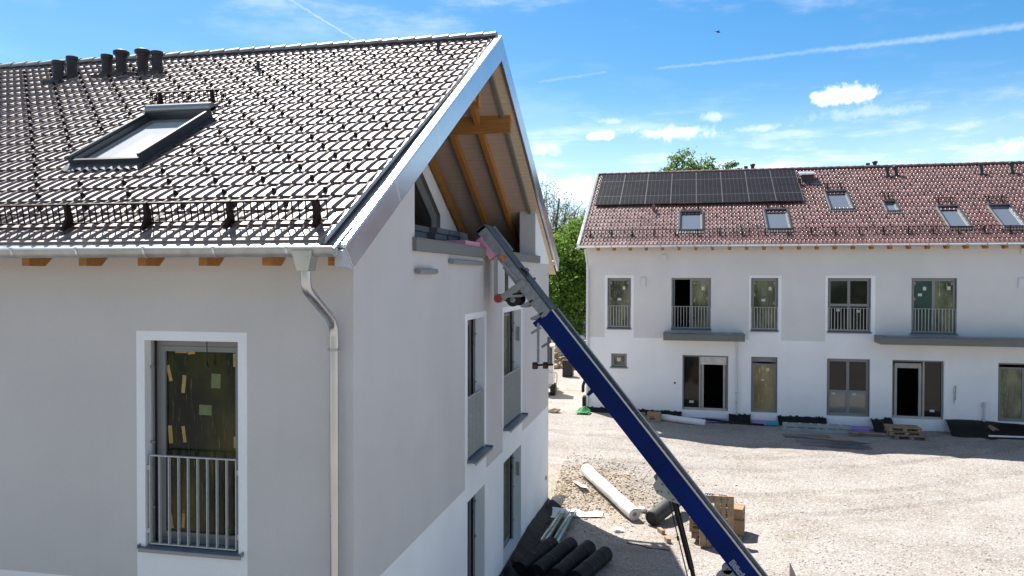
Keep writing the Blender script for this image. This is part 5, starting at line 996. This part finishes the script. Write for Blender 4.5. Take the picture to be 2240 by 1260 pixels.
B = MB(); B.tube([(-.3, -.60, 1.1), (.1, -.66, .98), (.35, -.66, .75), (.15, -.64, .52), (-.35, -.62, .50)], .028, 8); B.build('hose', YELLOW, EX)
B = MB()
for (x, y) in ((-2.92, 38.0),): 
    for a, b in ((-.30, -.02),): B.box(-.30, .30, -.30, .30, 0, 1.0)
    for z in (.1, .3, .5, .7, .9): B.box(-.32, .32, -.32, .32, z, z + .05)
o = B.build('plastic_crate', BLACK, bevel=.01); o.location = (-2.67, 38.0, .0); tag(o, 'black plastic crate standing in the passage between the houses', 'crate')
# rubble heap
P = []; rd = []
for k in range(2600):
    a = random.uniform(0, 6.28); q = random.random() ** .5; x = -4.0 + q * math.cos(a) * 3.6; y = 45.0 + q * math.sin(a) * 3.4; h = 2.15 * (1 - q) ** .8 * (1 + .3 * noise.noise((x, y, 0))); r = .05 + .22 * random.random() ** 5; P.append((x, y, h)); rd.append(r)
o = stones('rubble', np.array(P), np.array(rd), STONEB); tag(o, 'heap of stony rubble at the end of the passage between the houses', 'rubble')
rock('rubble_core', 'brown earth heap carrying the rubble between the houses', 'earth heap', (-4.0, 45.0, -.3), (3.5, 3.3, 2.2), STONEB, 2)
for k, (x, y, z, s_, lab) in enumerate(((-3.15, 42.9, 1.55, .45, 'large pale boulder high on the rubble heap'), (-3.7, 42.6, 1.95, .5, 'pale boulder at the left top of the rubble heap'), (-2.6, 43.2, 1.9, .38, 'pale boulder at the right top of the rubble heap'))): rock('boulder', lab, 'boulder', (x, y, z), (s_, s_ * .8, s_ * .6), STONE, k + 11)
rock('plastic_sack', 'shiny black sack lying on the rubble heap', 'sack', (-2.55, 42.1, 1.25), (.75, .5, .42), mat('sack_black', (.012, .012, .014), .28, bump=.6, bs=4, bdist=.1), 8)
# neighbour roof glimpsed through the tree
NB = thing('neighbour_house', 'distant house with brown tiled roof glimpsed through the tree', 'house', (-14.5, 75, 0))
B = MB(); B.box(-9, 9, -5, 5, 0, 7); B.build('wall', GREY, NB); B = MB(); B.prism([(-9.5, -5.8, 7.0), (-9.5, 5.8, 7.0), (-9.5, 0, 11.2)], (19, 0, 0)); B.build('roof', TILEF, NB)
for x in (-4, 1.5): B = MB(); B.box(x, x + 1.2, -5.05, -4.9, 4.5, 6.0); B.build('window', GLASSD, NB)
# trees
def tree(name, label, base, h, crowns, nleaf, ls, lm, group=None, trunk_r=.22, limbs=9, seed=1, twigs=0):
    r = np.random.default_rng(seed); T_ = thing(name, label, 'tree', base, 0, group); B = MB(); rg = random.Random(seed)
    top = max(c[2] for c in crowns); cx = sum(c[0] for c in crowns) / len(crowns); cy = sum(c[1] for c in crowns) / len(crowns)
    B.tube([(0, 0, -.3), (.05, 0, h * .2), (cx * .3, cy * .3, h * .45), (cx, cy, top)], [trunk_r * 1.25, trunk_r, trunk_r * .7, trunk_r * .25], 10)
    for k in range(limbs):
        c = crowns[k % len(crowns)]; d = Vector((rg.gauss(0, 1), rg.gauss(0, 1), rg.gauss(.3, .6))).normalized(); e = Vector(c[:3]) + Vector((d.x * c[3], d.y * c[3], d.z * c[4])) * .8; z0 = h * rg.uniform(.22, .5); s0 = Vector((cx * .3, cy * .3, z0)); B.tube([s0, s0.lerp(e, .5) + Vector((0, 0, -.2)), e], [trunk_r * .4, trunk_r * .25, trunk_r * .08], 6)
        for q in range(twigs):
            a = s0.lerp(e, rg.uniform(.35, 1)); f = a + Vector((rg.gauss(0, .8), rg.gauss(0, .8), rg.gauss(.5, .6))); B.tube([a, a.lerp(f, .5) + Vector((rg.gauss(0, .1), rg.gauss(0, .1), 0)), f], [.03, .02, .008], 4, caps=False)
            for q2 in range(3): a2 = a.lerp(f, rg.uniform(.4, 1)); f2_ = a2 + Vector((rg.gauss(0, .35), rg.gauss(0, .35), rg.gauss(.3, .3))); B.tube([a2, f2_], [.014, .005], 3, caps=False)
    B.build('trunk', BARK if not twigs else TWIG, T_)
    wts = np.array([c[3] ** 2 * c[4] for c in crowns]); wts /= wts.sum(); P = []
    for c, w_ in zip(crowns, wts):
        n = int(nleaf * w_); ncl = max(12, int(n / 70)); d = r.normal(size=(ncl, 3)); d /= np.linalg.norm(d, axis=1)[:, None]; q = r.uniform(.35, 1, ncl) ** .45; cl = np.array(c[:3]) + d * q[:, None] * np.array([c[3], c[3], c[4]]) * (1 + .12 * r.normal(size=(ncl, 1))); idx = r.integers(0, ncl, n); sz = c[3] * .17
        P.append(cl[idx] + r.normal(size=(n, 3)) * np.array([sz, sz, sz * .7]))
    P = np.concatenate(P); n = len(P); nn = r.normal(size=(n, 3)); nn[:, 2] += .7; nn /= np.linalg.norm(nn, axis=1)[:, None]; a = np.cross(nn, r.normal(size=(n, 3))); a /= np.linalg.norm(a, axis=1)[:, None]; b = np.cross(nn, a); s_ = r.uniform(.5, 1.25, (n, 1)) * ls
    Q = np.stack([P - a * s_ * .9, P - b * s_ * .45 + nn * s_ * .12, P + a * s_ * .9, P + b * s_ * .45 + nn * s_ * .12], 1).reshape(-1, 3); F = np.arange(4 * n).reshape(-1, 4); npmesh('crown', Q, F, lm, T_)
    return T_
tree('broadleaf_tree', 'tall dense green tree filling the gap between the two houses', (-3.2, 43.5 + 3.5, 0), 11, [(.2, 0, 7.4, 2.5, 2.6), (-1.5, .6, 6.3, 2.4, 2.6), (1.7, .3, 8.0, 2.3, 2.4), (.1, -.6, 4.2, 2.6, 2.4), (2.2, 0, 5.0, 2.2, 2.4), (1.2, .4, 9.6, 1.3, 1.0), (-.9, .2, 8.9, 1.3, 1.1)], 26000, .15, LEAF, 'trees behind the houses', .3, 14, 4)
tree('broadleaf_tree', 'lower dark green tree crowding the passage left of the far house', (-5.6, 49, 0), 9, [(0, 0, 5.5, 2.8, 3.0), (2.2, .3, 4.2, 2.2, 2.6), (-2.2, 0, 5.0, 2.4, 2.8)], 12000, .17, LEAF, 'trees behind the houses', .3, 9, 9)
tree('bare_tree', 'half bare tree with thin grey twigs rising left of the dense green tree', (-6.4, 53, 0), 14.5, [(.4, 0, 11.2, 2.6, 2.6), (1.8, .2, 9.6, 2.4, 2.2), (-1.0, 0, 12.2, 1.6, 1.9), (2.6, 0, 11.2, 1.5, 1.3)], 2200, .085, LEAFP, 'trees behind the houses', .25, 44, 6, 11)
tree('broadleaf_tree', 'round green tree standing behind the solar panels', (5.0, 68, 0), 18, [(-1.0, 0, 15.6, 2.2, 2.1), (1.0, 0, 15.2, 1.9, 1.9), (3.4, 0, 15.4, 1.3, 1.5), (-.2, 0, 12.8, 3.2, 2.2), (4.6, .2, 14.2, 1.4, 1.5), (-2.6, .2, 14.3, 1.5, 1.4)], 17000, .19, LEAFY, 'trees behind the houses', .35, 16, 5)
tree('broadleaf_tree', 'tree whose small tip just clears the ridge left of the other tip', (25.2, 74, 0), 17, [(0, 0, 15.8, .9, .95), (0, 0, 13.4, 2.4, 2.0)], 3500, .2, LEAFY, 'trees behind the houses', .3, 10, 8)
tree('broadleaf_tree', 'tree whose leafy top clears the ridge at the right of the far roof', (29.4, 75, 0), 17.4, [(.2, 0, 16.2, 1.0, 1.0), (-.6, 0, 15.4, 1.0, .8), (0, 0, 13.4, 2.6, 2.2)], 4500, .2, LEAF, 'trees behind the houses', .3, 10, 12)
# trees behind the viewpoint (they show in the window panes)
r_ = np.random.default_rng(77); n = 9000; a_ = r_.uniform(-95, 95, n); hh = 7.5 + 3 * np.sin(a_ * .21) + 2 * np.sin(a_ * .53 + 1); P = np.stack([a_, -46 + r_.normal(0, 2.6, n) - .003 * a_ ** 2 * 0, hh * r_.uniform(0, 1, n) ** .6 + r_.normal(0, .6, n)], 1)
nn = r_.normal(size=(n, 3)); nn /= np.linalg.norm(nn, axis=1)[:, None]; a2 = np.cross(nn, r_.normal(size=(n, 3))); a2 /= np.linalg.norm(a2, axis=1)[:, None]; b2 = np.cross(nn, a2); s2_ = r_.uniform(.5, 1.2, (n, 1)) * .75
o = npmesh('tree_belt', np.stack([P - a2 * s2_, P - b2 * s2_ * .6, P + a2 * s2_, P + b2 * s2_ * .6], 1).reshape(-1, 3), np.arange(4 * n).reshape(-1, 4), LEAF); o['kind'] = 'stuff'; tag(o, 'far belt of green trees mirrored darkly in the window panes', 'trees')
# bird
BD = (6.52, 52.0, 24.2); v = Vector((math.sin(R(2.88)) * math.cos(R(16.87)), math.cos(R(2.88)) * math.cos(R(16.87)), math.sin(R(16.87)))); BD = CAM + v * 62
B = MB(); B.tube([(-.16, 0, 0), (-.06, 0, .01), (.08, 0, .01), (.16, 0, .03), (.20, 0, .03)], [.01, .05, .055, .035, .01], 8); B.prism([(-.05, 0, .02), (.07, 0, .02), (.0, -.26, .10), (-.05, -.28, .09)], (0, 0, .008)); B.prism([(-.05, 0, .02), (.07, 0, .02), (.0, .26, .08), (-.05, .28, .07)], (0, 0, .008)); B.prism([(-.15, -.02, 0), (-.15, .02, 0), (-.28, .05, 0), (-.28, -.05, 0)], (0, 0, .006))
o = B.build('bird', mat('bird_dark', (.02, .02, .022), .8)); o.location = BD; o.rotation_euler = (.2, .15, .4); tag(o, 'small dark bird flying high in the blue sky', 'bird')
